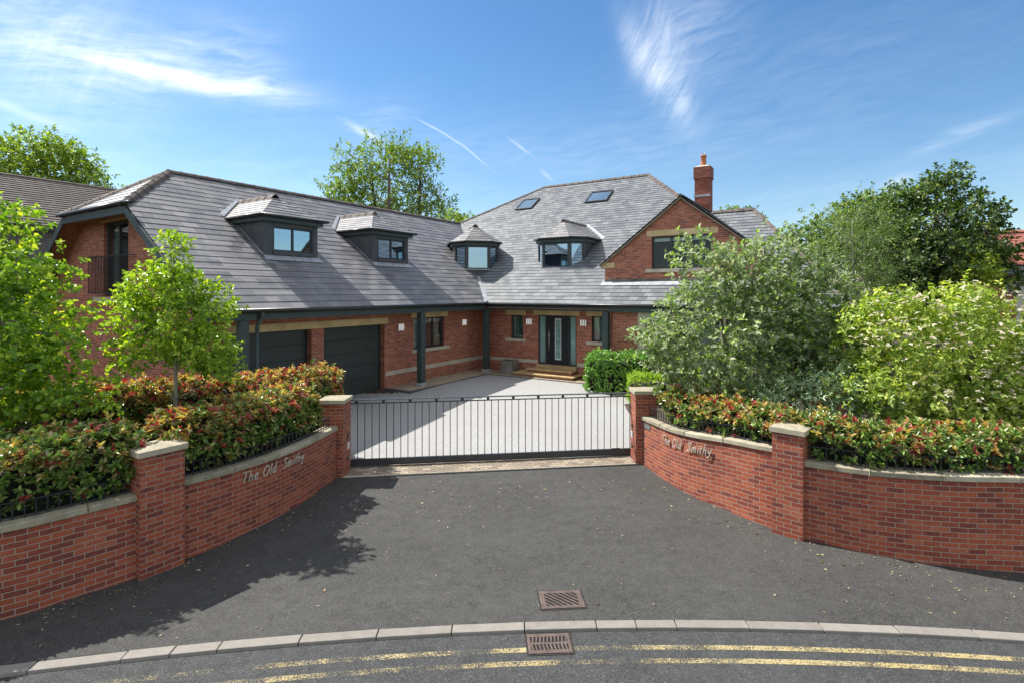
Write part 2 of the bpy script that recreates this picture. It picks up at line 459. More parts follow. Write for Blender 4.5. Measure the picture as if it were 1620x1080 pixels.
M_flash = simple_mat('lead_flashing', (.36, .38, .42), .5, metal=.2, var=.25, vscale=5, bump=.3, bscale=14)
M_frame = simple_mat('anthracite_frame', (.026, .034, .038), .4, var=.1, bump=.03)
M_timber = simple_mat('grey_green_timber', (.040, .062, .066), .5, var=.15, vscale=5, bump=.1, bscale=25)
M_gutter = simple_mat('black_gutter', (.016, .018, .02), .35, var=.1, bump=.03)
M_wood = simple_mat('stained_soffit_wood', (.24, .115, .05), .6, var=.3, vscale=7)
M_garage = simple_mat('garage_door_steel', (.032, .042, .042), .5, var=.08, vscale=2, bump=.12, bscale=160)
M_door = simple_mat('charcoal_door', (.016, .017, .022), .35, var=.05, bump=.02)
M_white = simple_mat('white_paint', (.78, .78, .76), .6, var=.04, bump=.05)
def lamp_mat():
    m, nt, out = new_mat('lamp_diffuser'); g = NT(nt)
    principled(g, out, Base_Color=(.8, .8, .78), Roughness=.5, Emission_Color=(1, .97, .9), Emission_Strength=.18); return m
M_lamp = lamp_mat()
M_blind = simple_mat('cream_blind', (.62, .66, .64), .8, var=.05, vscale=20)
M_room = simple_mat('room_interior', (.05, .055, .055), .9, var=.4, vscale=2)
M_curtain = simple_mat('sage_curtain', (.34, .42, .38), .9, var=.3, vscale=9)
M_frost = simple_mat('frosted_glass', (.20, .33, .32), .25, var=.25, vscale=1.2, bump=.03, spec=.8)
M_frostw = simple_mat('frosted_white_glass', (.62, .68, .68), .3, var=.1, spec=.8)
M_letter = simple_mat('satin_letter_steel', (.62, .56, .47), .45, metal=.3, var=.1)
M_steel = simple_mat('brushed_steel', (.62, .61, .58), .34, metal=1., var=.08, bump=.05, bscale=200)
M_galv = simple_mat('galvanised_planter', (.28, .28, .26), .55, metal=.6, var=.3, vscale=2, bump=.15)
M_gate = simple_mat('gate_paint', (.030, .034, .042), .38, var=.15, vscale=8, bump=.05)
M_rail = simple_mat('top_rail_paint', (.20, .23, .27), .3, metal=.7, var=.15, vscale=8, bump=.05)
M_terra = simple_mat('terracotta', (.46, .17, .075), .8, var=.15)
M_soil = simple_mat('garden_soil', (.055, .04, .028), .95, var=.5, vscale=9, bump=.8, bscale=30)
M_step = simple_mat('sandstone_step', (.47, .33, .16), .85, var=.25, vscale=4, bump=.3, bscale=40)
M_bark = simple_mat('bark', (.13, .105, .08), .9, var=.45, vscale=7, bump=.8, bscale=35)
M_glass = glass_mat('window_glass')
M_glass_b = glass_mat('roof_glass', refl=.55, gcol=(.50, .70, .88))
M_glass_d = glass_mat('shaded_window_glass', refl=.03, fw=.2)
M_cast = simple_mat('cast_iron', (.125, .092, .080), .6, metal=.25, var=.35, vscale=9, bump=.5, bscale=70)
M_seal = simple_mat('bitumen_seal', (.022, .020, .018), .9, var=.5, vscale=20, bump=.6)
M_hole = simple_mat('drain_shadow', (.006, .006, .006), .9)

def asphalt(name, base, fleck, light=.0, patch=.5):
    m, nt, out = new_mat(name); g = NT(nt); v = coords(g)
    vo = g.n('ShaderNodeTexVoronoi', {'Vector': v, 'Scale': 120.})
    vr = g.n('ShaderNodeSeparateColor', {0: vo.outputs['Color']}).outputs[0]
    big = g.noise(v, .55, 6, .6); mid = g.noise(v, 4.5, 4)
    c = g.ramp(vr, [(0, tuple(x * .45 for x in base)), (.55, base), (.92, tuple(x * 1.45 for x in base)), (1., fleck)])
    c = g.mix(g.math('MULTIPLY', g.mapr(big, .3, .7), patch), c, tuple(x * 1.9 for x in base))
    c = g.mix(g.math('MULTIPLY', g.mapr(mid, .35, .7), .3), c, tuple(x * .5 for x in base))
    gr = g.math('MULTIPLY', g.mapr(g.noise(v, 38, 5, .8), .60, .70), g.mapr(g.noise(v, 1.1, 5, .7), .40, .62))
    c = g.mix(g.math('MULTIPLY', gr, .42), c, (.24, .235, .215))
    dk = g.mapr(g.noise(v, 2.2, 6, .72), .60, .70)
    c = g.mix(g.math('MULTIPLY', dk, .35), c, tuple(x * .45 for x in base))
    c = g.mix(1., c, g.ramp(g.noise(v, 42, 4, .85), [(.30, (.55, .55, .55)), (.5, (1, 1, 1)), (.68, (1.0, 1.0, 1.0))]), 'MULTIPLY')
    c = g.mix(g.math('MULTIPLY', g.mapr(g.noise(v, 52, 3, .8), .58, .68), .30), c, (.22, .215, .20))
    c = g.mix(1., c, g.ramp(g.noise(v, 7, 6, .78, 1.), [(.34, (.66, .66, .67)), (.5, (1, 1, 1)), (.66, (1.0, 1.0, 1.0))]), 'MULTIPLY')
    c = g.mix(g.math('MULTIPLY', g.mapr(g.noise(v, 14, 6, .8), .56, .72), .32), c, (.17, .168, .16))
    # scuffs: rare pale scratches of grit
    sc = g.math('MULTIPLY', g.mapr(g.noise(v, 3.1, 7, .75), .66, .70), g.mapr(g.noise(v, 60, 2), .48, .58))
    c = g.mix(g.math('MULTIPLY', sc, .55), c, (.38, .36, .31))
    h = g.math('ADD', g.math('MULTIPLY', vo.outputs['Distance'], 1.), g.math('MULTIPLY', mid, .4))
    principled(g, out, Base_Color=c, Roughness=.82, Normal=g.bump(h, .8, .008), Specular_IOR_Level=.35)
    return m
M_tarmac = asphalt('tarmac', (.056, .056, .054), (.20, .195, .18))
M_road = asphalt('road_surface', (.055, .058, .060), (.20, .20, .19), patch=.3)

def resin():
    m, nt, out = new_mat('resin_gravel'); g = NT(nt); v = coords(g)
    vo = g.n('ShaderNodeTexVoronoi', {'Vector': v, 'Scale': 60.})
    vr = g.n('ShaderNodeSeparateColor', {0: vo.outputs['Color']}).outputs[0]
    big = g.noise(v, .4, 6, .65)
    c = g.ramp(vr, [(0, (.26, .26, .26)), (.5, (.33, .335, .335)), (1, (.40, .40, .40))])
    c = g.mix(g.math('MULTIPLY', g.mapr(big, .4, .8), .4), c, (.27, .26, .24))
    st = g.mapr(g.noise(v, 5.5, 5, .7), .72, .78)
    c = g.mix(g.math('MULTIPLY', st, .4), c, (.12, .11, .10))
    principled(g, out, Base_Color=c, Roughness=.85, Normal=g.bump(vo.outputs['Distance'], .4, .005), Specular_IOR_Level=.3)
    return m
M_resin = resin()

def grass_mat():
    m, nt, out = new_mat('grass'); g = NT(nt); v = coords(g)
    c = g.ramp(g.math('ADD', g.math('MULTIPLY', g.noise(v, 30, 4), .6), g.math('MULTIPLY', g.noise(v, .5, 4), .5), clamp=True), [(.3, (.02, .035, .01)), (.55, (.05, .085, .02)), (.8, (.10, .13, .04))])
    principled(g, out, Base_Color=c, Roughness=.9, Normal=g.bump(g.noise(v, 80, 3), .8, .03))
    return m
M_grass = grass_mat()

def setts_mat():
    return brick_mat('block_paving', [(0, (.20, .16, .125)), (.4, (.30, .25, .19)), (.7, (.40, .33, .24)), (1, (.46, .41, .34))], (.14, .12, .10), mortar_size=.006, bw=.2, rh=.13, dirt=.5, bump=.5)
M_setts = setts_mat()
def flag_mat():
    return brick_mat('sandstone_flags', [(0, (.30, .25, .17)), (.5, (.37, .31, .22)), (1, (.43, .37, .27))], (.17, .15, .12), mortar_size=.008, bw=.9, rh=.6, dirt=.3, bump=.25)
M_flag = flag_mat()

def coping_mat():
    m, nt, out = new_mat('weathered_coping'); g = NT(nt); v = coords(g)
    geo = g.n('ShaderNodeNewGeometry'); rnd = geo.outputs['Random Per Island']
    f = g.math('ADD', g.math('MULTIPLY', g.noise(v, 5, 6, .7), .8), g.math('MULTIPLY', rnd, .3), clamp=True)
    c = g.ramp(f, [(.3, (.17, .15, .11)), (.5, (.32, .29, .21)), (.7, (.43, .39, .29)), (.9, (.50, .47, .38))])
    al = g.mapr(g.noise(v, 2.2, 5, .7), .55, .7)
    c = g.mix(g.math('MULTIPLY', al, .4), c, (.16, .19, .10))
    principled(g, out, Base_Color=c, Roughness=.9, Normal=g.bump(g.noise(v, 30, 5, .7), .6, .01))
    return m
M_coping = coping_mat()
def kerb_mat():
    m, nt, out = new_mat('kerb_concrete'); g = NT(nt); v = coords(g)
    rnd = g.n('ShaderNodeNewGeometry').outputs['Random Per Island']
    f = g.math('ADD', g.math('MULTIPLY', g.noise(v, 7, 6, .7), .55), g.math('MULTIPLY_ADD', rnd, .16, .16), clamp=True)
    c = g.ramp(f, [(.2, (.12, .113, .10)), (.45, (.215, .20, .18)), (.8, (.30, .28, .25))])
    c = g.mix(g.mapr(g.noise(v, 90, 3), .62, .7), c, (.13, .12, .11))
    principled(g, out, Base_Color=c, Roughness=.9, Normal=g.bump(g.noise(v, 50, 5, .7), .5, .008))
    return m
M_kerb = kerb_mat()
def yellow_mat():
    m, nt, out = new_mat('worn_yellow_paint'); g = NT(nt); v = coords(g)
    wear = g.math('ADD', g.math('MULTIPLY', g.noise(v, 55, 4, .8), .72), g.math('MULTIPLY', g.noise(v, 1.3, 4, .65), .5))
    # the left-hand half of the lines is worn far more than the right
    x = g.n('ShaderNodeSeparateXYZ', {0: v}).outputs[0]
    wear = g.math('ADD', wear, g.mapr(x, -4., 5., -.075, .0))
    a = g.math('MULTIPLY', g.mapr(wear, .555, .655), .8)
    c = g.mix(g.noise(v, 3, 4), (.52, .40, .14), (.50, .44, .28))
    d = g.n('ShaderNodeBsdfPrincipled', {'Base Color': c, 'Roughness': .7, 'Normal': g.bump(g.noise(v, 60, 3), .5, .006)})
    t = g.n('ShaderNodeBsdfTransparent')
    mx = g.n('ShaderNodeMixShader', {0: a, 1: t.outputs[0], 2: d.outputs[0]})
    nt.links.new(mx.outputs[0], out.inputs[0]); return m
M_yellow = yellow_mat()

# ------------------------------------------------------------------ plan of the street front
def kerb_y(x, off=0.): return 6.48 - .0146 * (x - 1.9) ** 2 - off
def smooth(t): t = max(0., min(1., t)); return t * t * (3 - 2 * t)
def catmull(P, step=.2):
    P = [np.array(p, float) for p in P]; out = []
    for i in range(len(P) - 1):
        p0 = P[max(0, i - 1)]; p1 = P[i]; p2 = P[i + 1]; p3 = P[min(len(P) - 1, i + 2)]
        n = max(2, int(np.linalg.norm((p2 - p1)[:2]) / step))
        for k in range(n):
            t = k / n
            out.append(.5 * (2 * p1 + (p2 - p0) * t + (2 * p0 - 5 * p1 + 4 * p2 - p3) * t * t + (3 * p1 - p0 - 3 * p2 + p3) * t ** 3))
    out.append(P[-1]); return out
# outer foot of the walls: (x, y, height of the brickwork)
LW1 = [(-5.02, 7.84, 1.11), (-4.753, 8.186, 1.10), (-4.508, 8.674, 1.08), (-4.248, 9.26, 1.06), (-4.0, 10.18, 1.04), (-3.80, 11.42, 1.03)]   # pillar to gate
LW0 = [(-11.5, 4.6, 1.07), (-9.0, 5.25, 1.07), (-7.4, 5.80, 1.07), (-6.25, 6.463, 1.07), (-5.75, 6.93, 1.075), (-5.24, 7.48, 1.08)]
RW1 = [(3.06, 12.39, 1.03), (3.31, 11.13, 1.09), (3.58, 10.38, 1.16), (3.93, 9.79, 1.23), (4.23, 9.25, 1.28), (4.50, 8.88, 1.31)]
RW0 = [(4.73, 8.63, 1.18), (5.11, 8.38, 1.185), (5.47, 8.13, 1.20), (6.03, 7.87, 1.23), (6.63, 7.69, 1.26), (7.35, 7.56, 1.29), (9.0, 7.25, 1.30), (12.5, 6.3, 1.30)]
BOUND = LW0 + LW1 + RW1 + RW0
HG = .55     # house floor level above the street
def HD(x, y): return HG * max(0., min(1., (y - 12.9) / 6.0))

# ------------------------------------------------------------------ ground
mb = MB(); S = 900
mb.poly([(-S, -S, -.16), (S, -S, -.16), (S, S, -.16), (-S, S, -.16)])
tag(mb.build('ground', M_grass), kind='structure')
def grid_obj(name, rows, zf, mat, kind='structure'):
    """rows: list of lists of (x, y)"""
    mb = MB()
    for i in range(len(rows) - 1):
        for j in range(len(rows[i]) - 1):
            q = [rows[i][j], rows[i][j + 1], rows[i + 1][j + 1], rows[i + 1][j]]
            mb.poly([(x, y, zf(x, y)) for x, y in q], [(x, y) for x, y in q])
    return tag(mb.build(name, mat, smooth=True), kind=kind)
xs = np.linspace(-14, 16, 61)
grid_obj('road', [[(x, -14.) for x in xs], [(x, kerb_y(x, .14)) for x in xs]], lambda x, y: -.045, M_road)
# pavement apron: from the kerb up to the walls and the threshold
def front_y(x):
    B = BOUND
    if x <= B[0][0]: return B[0][1]
    for a, b in zip(B[:-1], B[1:]):
        if a[0] <= x <= b[0]: return a[1] + (b[1] - a[1]) * (x - a[0]) / (b[0] - a[0])
    return B[-1][1]
xa = sorted(set(list(np.linspace(-11.4, 12.4, 80)) + [b[0] for b in BOUND]))
grid_obj('pavement', [[(x, kerb_y(x, .0) * (1 - t) + (front_y(x) + .04) * t) for x in xa] for t in (0, .5, 1)], lambda x, y: 0., M_tarmac)
# kerb stones
mb = MB(); x = -12.2; i = 0
while x < 14:
    L = (.90 if i % 7 not in (3, 4) else .5); x1 = x + L * .965
    g_ = .006
    dz = rng.normal() * .002
    a = [(x + g_, kerb_y(x, .145)), (x1 - g_, kerb_y(x1, .145)), (x1 - g_, kerb_y(x1)), (x + g_, kerb_y(x))]
    zt = .004 + dz
    P = [(p[0], p[1], -.12) for p in a] + [(a[0][0], a[0][1] + .012, zt - .012), (a[1][0], a[1][1] + .012, zt - .012), (a[2][0], a[2][1], zt), (a[3][0], a[3][1], zt)]
    mb.hexa(P); x = x1; i += 1
tag(mb.build('kerb', M_kerb, bevel=.008), kind='structure')
for off in (.44, .66):
    xs2 = np.linspace(-13, 14, 110)
    grid_obj('yellow_line', [[(x, kerb_y(x, off + .04)) for x in xs2], [(x, kerb_y(x, off - .04)) for x in xs2]], lambda x, y: -.041, M_yellow)
# threshold paving at the gate
dxg = (2.9 + 3.66)
def gy(x, y0, y1): return y0 + (y1 - y0) * (x + 3.66) / dxg
xt = np.linspace(-3.95, 3.12, 12)
mb = MB()
gd = Vector((6.62, .90, 0)).normalized(); gn = Vector((-gd.y, gd.x, 0))
for i in range(len(xt) - 1):
    q = [(xt[i], gy(xt[i], 11.50, 12.40)), (xt[i + 1], gy(xt[i + 1], 11.50, 12.40)), (xt[i + 1], gy(xt[i + 1], 12.6, 13.42)), (xt[i], gy(xt[i], 12.6, 13.42))]
    mb.poly([(p[0], p[1], .008) for p in q], [(gd.x * p[0] + gd.y * p[1], gn.x * p[0] + gn.y * p[1]) for p in q])
tag(mb.build('threshold_paving', M_setts), kind='structure')
mb = MB()
for i in range(15):
    a = Vector((-3.66, 11.47, 0)) + gd * (i * .446); b = a + gd * .438
    mb.hexa([a, b, b + gn * .05, a + gn * .05] + [p + Vector((0, 0, .016)) for p in (a, b, b + gn * .05, a + gn * .05)])
tag(mb.build('threshold_edging', M_pstone, bevel=.004), kind='structure')
# garden ground behind the walls
def HGd(x, y): return max(.42, HD(x, y)) if not (-4.0 < x < 3.2) else HD(x, y)
cols = [x for x in xa if x < -3.95]; rows = []
for xset in ([-60, -30] + cols, [x for x in xa if x > 3.15] + [30, 60]):
    rr = []
    for d_ in [0, .5, 1.0, 1.3, 1.7] + [2.2 + .5 * k for k in range(30)] + [20, 30, 60]:
        rr.append([(x, front_y(x) + .12 + d_) for x in xset])
    grid_obj('garden_soil', rr, lambda x, y: (.42 if y < 12.3 or x > 3.6 and y < 19 else HD(x, y)) - .02, M_soil)
# resin driveway
rr = []
for y in list(np.linspace(12.60, 17, 12)) + [18, 20, 24]:
    t = (y - 12.6) / 10
    xl = -4.3 if y < 13.0 else -8.5; xr = 3.25 if y < 13 else 3.95
    if y < 13: y0l, y0r = 12.25, 13.1
    rr.append([(x, y + (0.075 * (x + .4) if y < 13 else 0)) for x in np.linspace(xl, xr, 24)])
grid_obj('driveway', rr, lambda x, y: HD(x, y) + .004, M_resin)

# ------------------------------------------------------------------ boundary walls
def normals(C):
    N = []
    for i in range(len(C)):
        d = C[min(i + 1, len(C) - 1)][:2] - C[max(i - 1, 0)][:2]; d = d / np.linalg.norm(d); N.append(np.array([d[1], -d[0]]))  # outwards = to the right of travel (+x travel)
    return N
TH = .225
def wall_section(P, root, name='wall_section'):
    C = catmull(P, .15); N = normals(C)
    s = np.concatenate([[0], np.cumsum([np.linalg.norm(C[i + 1][:2] - C[i][:2]) for i in range(len(C) - 1)])])
    mb = MB(); tops = [1.2 + (c[2] - 1.2) for c in C]
    for i in range(len(C) - 1):
        a, b = C[i], C[i + 1]; na, nb = N[i], N[i + 1]
        ai = a[:2] - na * TH; bi = b[:2] - nb * TH
        za, zb = a[2], b[2]
        H = 1.5
        mb.poly([(a[0], a[1], -.15), (b[0], b[1], -.15), (b[0], b[1], zb), (a[0], a[1], za)], [(s[i], H - za - .15), (s[i + 1], H - zb - .15), (s[i + 1], H), (s[i], H)])
        mb.poly([(bi[0], bi[1], -.15), (ai[0], ai[1], -.15), (ai[0], ai[1], za), (bi[0], bi[1], zb)], [(s[i + 1], H - zb - .15), (s[i], H - za - .15), (s[i], H), (s[i + 1], H)])
        mb.poly([(a[0], a[1], za), (b[0], b[1], zb), (bi[0], bi[1], zb), (ai[0], ai[1], za)], [(s[i], 0), (s[i + 1], 0), (s[i + 1], .2), (s[i], .2)])
    mb.build(name, M_wbrick, root)
    # coping stones
    def at(q):
        i = min(len(s) - 2, int(np.searchsorted(s, q, 'right') - 1)); t = (q - s[i]) / (s[i + 1] - s[i])
        return C[i] * (1 - t) + C[i + 1] * t, N[i] * (1 - t) + N[i + 1] * t
    mb = MB(); q = 0.
    while q < s[-1] - .05:
        L = min(.92, s[-1] - q)
        if s[-1] - q - L < .2: L = s[-1] - q
        k = 5; ring = []
        for j in range(k + 1):
            c, n = at(q + .004 + (L - .008) * j / k)
            o = c[:2] + n * .035; ii = c[:2] - n * (TH + .035)
            ring.append([(o[0], o[1], c[2] + .003), (ii[0], ii[1], c[2] + .003), (ii[0], ii[1], c[2] + .10), (o[0], o[1], c[2] + .085)])
        b = len(mb.v)
        for r_ in ring: mb.v += r_
        for j in range(k):
            for e in range(4):
                e2 = (e + 1) % 4
                mb.f.append((b + j * 4 + e, b + j * 4 + e2, b + (j + 1) * 4 + e2, b + (j + 1) * 4 + e)); mb.uv.append(None); mb.m.append(0)
        mb.f.append((b, b + 1, b + 2, b + 3)); mb.uv.append(None); mb.m.append(0)
        e = b + k * 4; mb.f.append((e + 3, e + 2, e + 1, e)); mb.uv.append(None); mb.m.append(0)
        q += L
    mb.build('coping', M_coping, root, bevel=.01)
    return C, N, s, at
def railing(C, N, s, at, root, q0, q1, h=.31):
    mb = MB(); k = max(2, int((q1 - q0) / .25))
    def p(q, z):
        c, n = at(q); o = c[:2] - n * .13; return (o[0], o[1], c[2] + z)
    qs = [q0 + (q1 - q0) * i / k for i in range(k + 1)]
    for z in (.125, h): 
        for a, b in zip(qs[:-1], qs[1:]): mb.beam(p(a, z), p(b, z), .03, .012)
    r = mb.build('railing', M_gate, root)
    n = min(98, int((q1 - q0) / .115)); proto = None
    for i in range(n + 1):
        q = q0 + (q1 - q0) * i / n; c = p(q, .095)
        if proto is None:
            m2 = MB(); m2.box(-.007, .007, -.007, .007, 0, h - .095)
            proto = m2.build('bar', M_gate, r); o = proto
        else:
            o = proto.copy(); COL.objects.link(o); o.parent = r
        o.location = c
def pillar(root, x0, x1, y0, y1, h, ang=0, pivot=None, cap_o=.036):
    pv = Vector(pivot or ((x0 + x1) / 2, (y0 + y1) / 2, 0)); Rm = Matrix.Rotation(ang, 4, 'Z')
    M = lambda x, y, z: pv + Rm @ (Vector((x, y, z)) - pv)
    mb = MB(); mb.box(x0, x1, y0, y1, -.15, h, M)
    p = mb.build('pillar', M_wbrick, root, bevel=.004)
    mb = MB(); o = cap_o
    a = [M(x0 - o, y0 - o, h + .002), M(x1 + o, y0 - o, h + .002), M(x1 + o, y1 + o, h + .002), M(x0 - o, y1 + o, h + .002)]
    b = [M(x0 - o, y0 - o, h + .085), M(x1 + o, y0 - o, h + .085), M(x1 + o, y1 + o, h + .085), M(x0 - o, y1 + o, h + .085)]
    c = [M(x0 + .06, y0 + .06, h + .097), M(x1 - .06, y0 + .06, h + .097), M(x1 - .06, y1 - .06, h + .097), M(x0 + .06, y1 - .06, h + .097)]
    mb.hexa(a + b); mb.f.pop(1); mb.uv.pop(1); mb.m.pop(1)
    mb.hexa(b + c); mb.f.pop(-6); mb.uv.pop(-6); mb.m.pop(-6)
    mb.build('pillar_cap', M_coping, p, bevel=.008)
    return p

STROKES = {
 'T': (.72, [[(0, .96), (.35, 1.0), (.75, 1.02)], [(.42, 1.0), (.36, .5), (.33, 0)]]),
 'h': (.48, [[(.08, 1.05), (.06, .5), (.03, 0)], [(.04, .3), (.15, .52), (.3, .56), (.38, .42), (.36, .15), (.42, 0)]]),
 'e': (.46, [[(.06, .28), (.25, .33), (.38, .42), (.34, .56), (.2, .58), (.07, .42), (.05, .2), (.14, .03), (.28, .02), (.42, .12)]]),
 'O': (.82, [[(.45, 1.0), (.25, .92), (.08, .66), (.05, .36), (.18, .08), (.38, .0), (.6, .12), (.74, .42), (.72, .75), (.6, .95), (.42, 1.0), (.3, .9)]]),
 'l': (.20, [[(.1, 1.05), (.08, .5), (.08, .08), (.16, 0)]]),
 'd': (.50, [[(.38, .48), (.25, .56), (.1, .44), (.05, .2), (.12, .03), (.25, .03), (.38, .22)], [(.42, 1.08), (.38, .5), (.38, .1), (.46, 0)]]),
 'S': (.66, [[(.62, .88), (.5, 1.0), (.3, .98), (.2, .8), (.3, .62), (.5, .45), (.56, .24), (.42, .05), (.2, -.02), (.0, .08)]]),
 'm': (.74, [[(.06, .56), (.05, .3), (.03, 0)], [(.05, .35), (.16, .54), (.28, .52), (.3, .3), (.3, .0)], [(.31, .3), (.42, .53), (.56, .54), (.6, .3), (.58, .1), (.66, 0)]]),
 'i': (.20, [[(.1, .56), (.08, .3), (.09, .06), (.16, 0)], [(.12, .78), (.14, .82)]]),
 't': (.34, [[(.16, .9), (.13, .45), (.13, .1), (.22, 0)], [(.0, .58), (.3, .6)]]),
 'y': (.46, [[(.04, .56), (.08, .28), (.2, .2), (.34, .34)], [(.42, .58), (.36, .2), (.26, -.2), (.1, -.32), (-.06, -.26)]]),
 ' ': (.30, [])}
def lettering(root, at, q0, h, zc, text='The Old  Smithy', slant=.22, gap=.10, rise=0.):
    q = q0; w = .013; i = 0
    for ch in text:
        W, st = STROKES[ch]
        if st:
            mb = MB()
            for s_ in st:
                pts = []
                dense = catmull([(a, b, 0) for a, b in s_], .08) if len(s_) > 2 else [np.array((a, b, 0.)) for a, b in s_]
                for a in dense:
                    qq = q + (a[0] + slant * a[1]) * h; c, n = at(qq)
                    o = c[:2] + n * .032; pts.append(Vector((o[0], o[1], c[2] - zc + a[1] * h)))
                for a, b in zip(pts[:-1], pts[1:]):
                    d = (b - a).normalized(); c, n = at(q); nn = Vector((n[0], n[1], 0))
                    mb.beam(a - d * w * .3, b + d * w * .3, .014, w * 1.25, up=d.cross(nn))
            # two short fixing studs
            c, n = at(q + .2 * h); o = c[:2]
            mb.tube([(o[0], o[1], c[2] - zc + .3 * h), (o[0] + n[0] * .03, o[1] + n[1] * .03, c[2] - zc + .3 * h)], .004, 6)
            mb.build('sign_letter', M_letter, root)
        q += (W + gap) * h; i += 1
    return q

lw = empty('boundary_wall', (0, 0, 0))
tag(lw, 'curved red brick boundary wall in shade left of the gate, with stone coping, railings and steel name lettering', 'wall')
a1 = wall_section(LW1, lw); a0 = wall_section(LW0, lw)
railing(*a1, lw, .1, a1[2][-1] - .05); railing(*a0, lw, 3.0, a0[2][-1] - .05)
angp = math.atan2(7.84 - 7.36, -5.02 + 5.34)
pillar(lw, -5.475, -4.895, 7.50, 7.98, 1.70, angp, (-5.185, 7.595 + .12, 0))
pillar(lw, -4.17, -3.66, 11.47, 12.01, 1.595)
a1s = a1[2][-1]
# place lettering by distance along the wall
def q_at_px(sec, px):   # distance along a wall where it is seen in direction px/837
    C, s = sec[0], sec[2]
    v = [(810 + 837 * c[0] / c[1]) - px for c in C]
    for i in range(len(v) - 1):
        if v[i] <= 0 <= v[i + 1]: return s[i] + (s[i + 1] - s[i]) * (-v[i]) / (v[i + 1] - v[i])
    return s[-1]
lettering(lw, a1[3], 1.03, .165, .215, gap=.14)

rw = empty('boundary_wall', (0, 0, 0))
tag(rw, 'curved red brick boundary wall in sun right of the gate, with letter box, stone coping and name lettering', 'wall')
# travel runs from the gate to the right, so outward normals come out the right way as well
b1 = wall_section(RW1, rw); b0 = wall_section(RW0, rw)
railing(*b1, rw, .1, b1[2][-1] - .05); railing(*b0, rw, .1, 3.6)
angr = math.atan2(8.56 - 8.88, 4.84 - 4.50)
pillar(rw, 4.43, 4.90, 8.62, 9.08, 1.69, angr, (4.665, 8.72 + .12, 0))
pillar(rw, 2.895, 3.40, 12.39, 12.93, 1.62)
lettering(rw, b1[3], 1.02, .165, .27, gap=.14)
# letter box and keypad
def plate(root, name, at, q, w, h, zc, mat, off=.012, mat2=None):
    mb = MB(); c0, n0 = at(q); c1, n1 = at(q + w); n = Vector((n0[0], n0[1], 0))
    A = Vector((c0[0], c0[1], c0[2] - zc)); B = Vector((c1[0], c1[1], c1[2] - zc)); u = Vector((0, 0, h))
    mb.hexa([A - n * .01, B - n * .01, B + n * off, A + n * off] + [p + u for p in (A - n * .01, B - n * .01, B + n * off, A + n * off)])
    o = mb.build(name, mat, root, bevel=.003)
    if mat2:
        mb = MB(); d = (B - A) * .12; A2 = A + d + u * .25; B2 = B - d + u * .25; u2 = u * .5; n2 = n * (off + .004); n1_ = n * (off - .002)
        mb.hexa([A2 + n1_, B2 + n1_, B2 + n2, A2 + n2] + [p + u2 for p in (A2 + n1_, B2 + n1_, B2 + n2, A2 + n2)])
        mb.build('flap', mat2, o)
    return o
plate(rw, 'letter_box', b1[3], .09, .33, .13, .17, simple_mat('letterbox_steel', (.20, .21, .20), .4, metal=.6), mat2=simple_mat('letterbox_flap', (.33, .35, .34), .35, metal=.6))
mk = simple_mat('switch_plate', (.55, .57, .58), .5)
mdk = simple_mat('sensor_black', (.02, .02, .02), .4)
for (root, x, sg) in ((lw, -3.66, 1), (rw, 2.895, -1)):
    yb = 11.62 if root is lw else 12.55
    mb = MB(); mb.box(x - .01, x + .012 if sg > 0 else x + .01, yb + .13, yb + .27, .52, .68) if sg > 0 else mb.box(x - .012, x + .01, yb + .13, yb + .27, .52, .68)
    mb.build('switch_box', mk, root, bevel=.003)
    for z_ in (.78, .30):
        mb = MB(); mb.box(x - .022, x + .022, yb + .12, yb + .22, z_, z_ + .07); mb.build('sensor', mdk, root, bevel=.003)

# ------------------------------------------------------------------ sliding gate
g0 = Vector((-3.74, 12.13, 0)); g1 = Vector((2.93, 13.03, 0)); gdir = (g1 - g0).normalized(); GL = (g1 - g0).length
gate = empty('sliding_gate', g0, math.atan2(gdir.y, gdir.x))
tag(gate, 'dark metal sliding gate of upright bars with ball finials closed between the brick gate pillars', 'gate')
mb = MB(); mb.box(0, GL, -.035, .035, .055, .185); mb.box(0, GL, -.05, .05, .04, .058); mb.build('bottom_rail', M_gate, gate, bevel=.004)
mb = MB(); mb.box(0, GL, -.02, .02, 1.455, 1.475); mb.build('middle_rail', M_gate, gate)
mb = MB(); mb.box(0, GL, -.025, .025, 1.535, 1.56); mb.build('top_rail', M_rail, gate, bevel=.003)
proto = None; nb = 42
for i in range(nb):
    if proto is None:
        mb = MB(); mb.tube([(0, 0, .18), (0, 0, 1.46)], .0095, 8); proto = mb.build('bar', M_gate, gate); o = proto
    else: o = proto.copy(); COL.objects.link(o); o.parent = gate
    o.location = (.03 + (GL - .06) * i / (nb - 1), 0, 0)
proto = None
for i in range(11):
    if proto is None:
        mb = MB(); mb.ball((0, 0, 0), .036, 12); mb.box(-.01, .01, -.01, .01, -.04, .045); proto = mb.build('ball_finial', M_gutter, gate, smooth=True); o = proto
    else: o = proto.copy(); COL.objects.link(o); o.parent = gate
    o.location = (.17 + i * .606, 0, 1.508)
mb = MB(); mb.box(GL - .5, GL - .3, -.06, -.036, .19, .215); mb.build('gate_stop', M_gutter, gate)

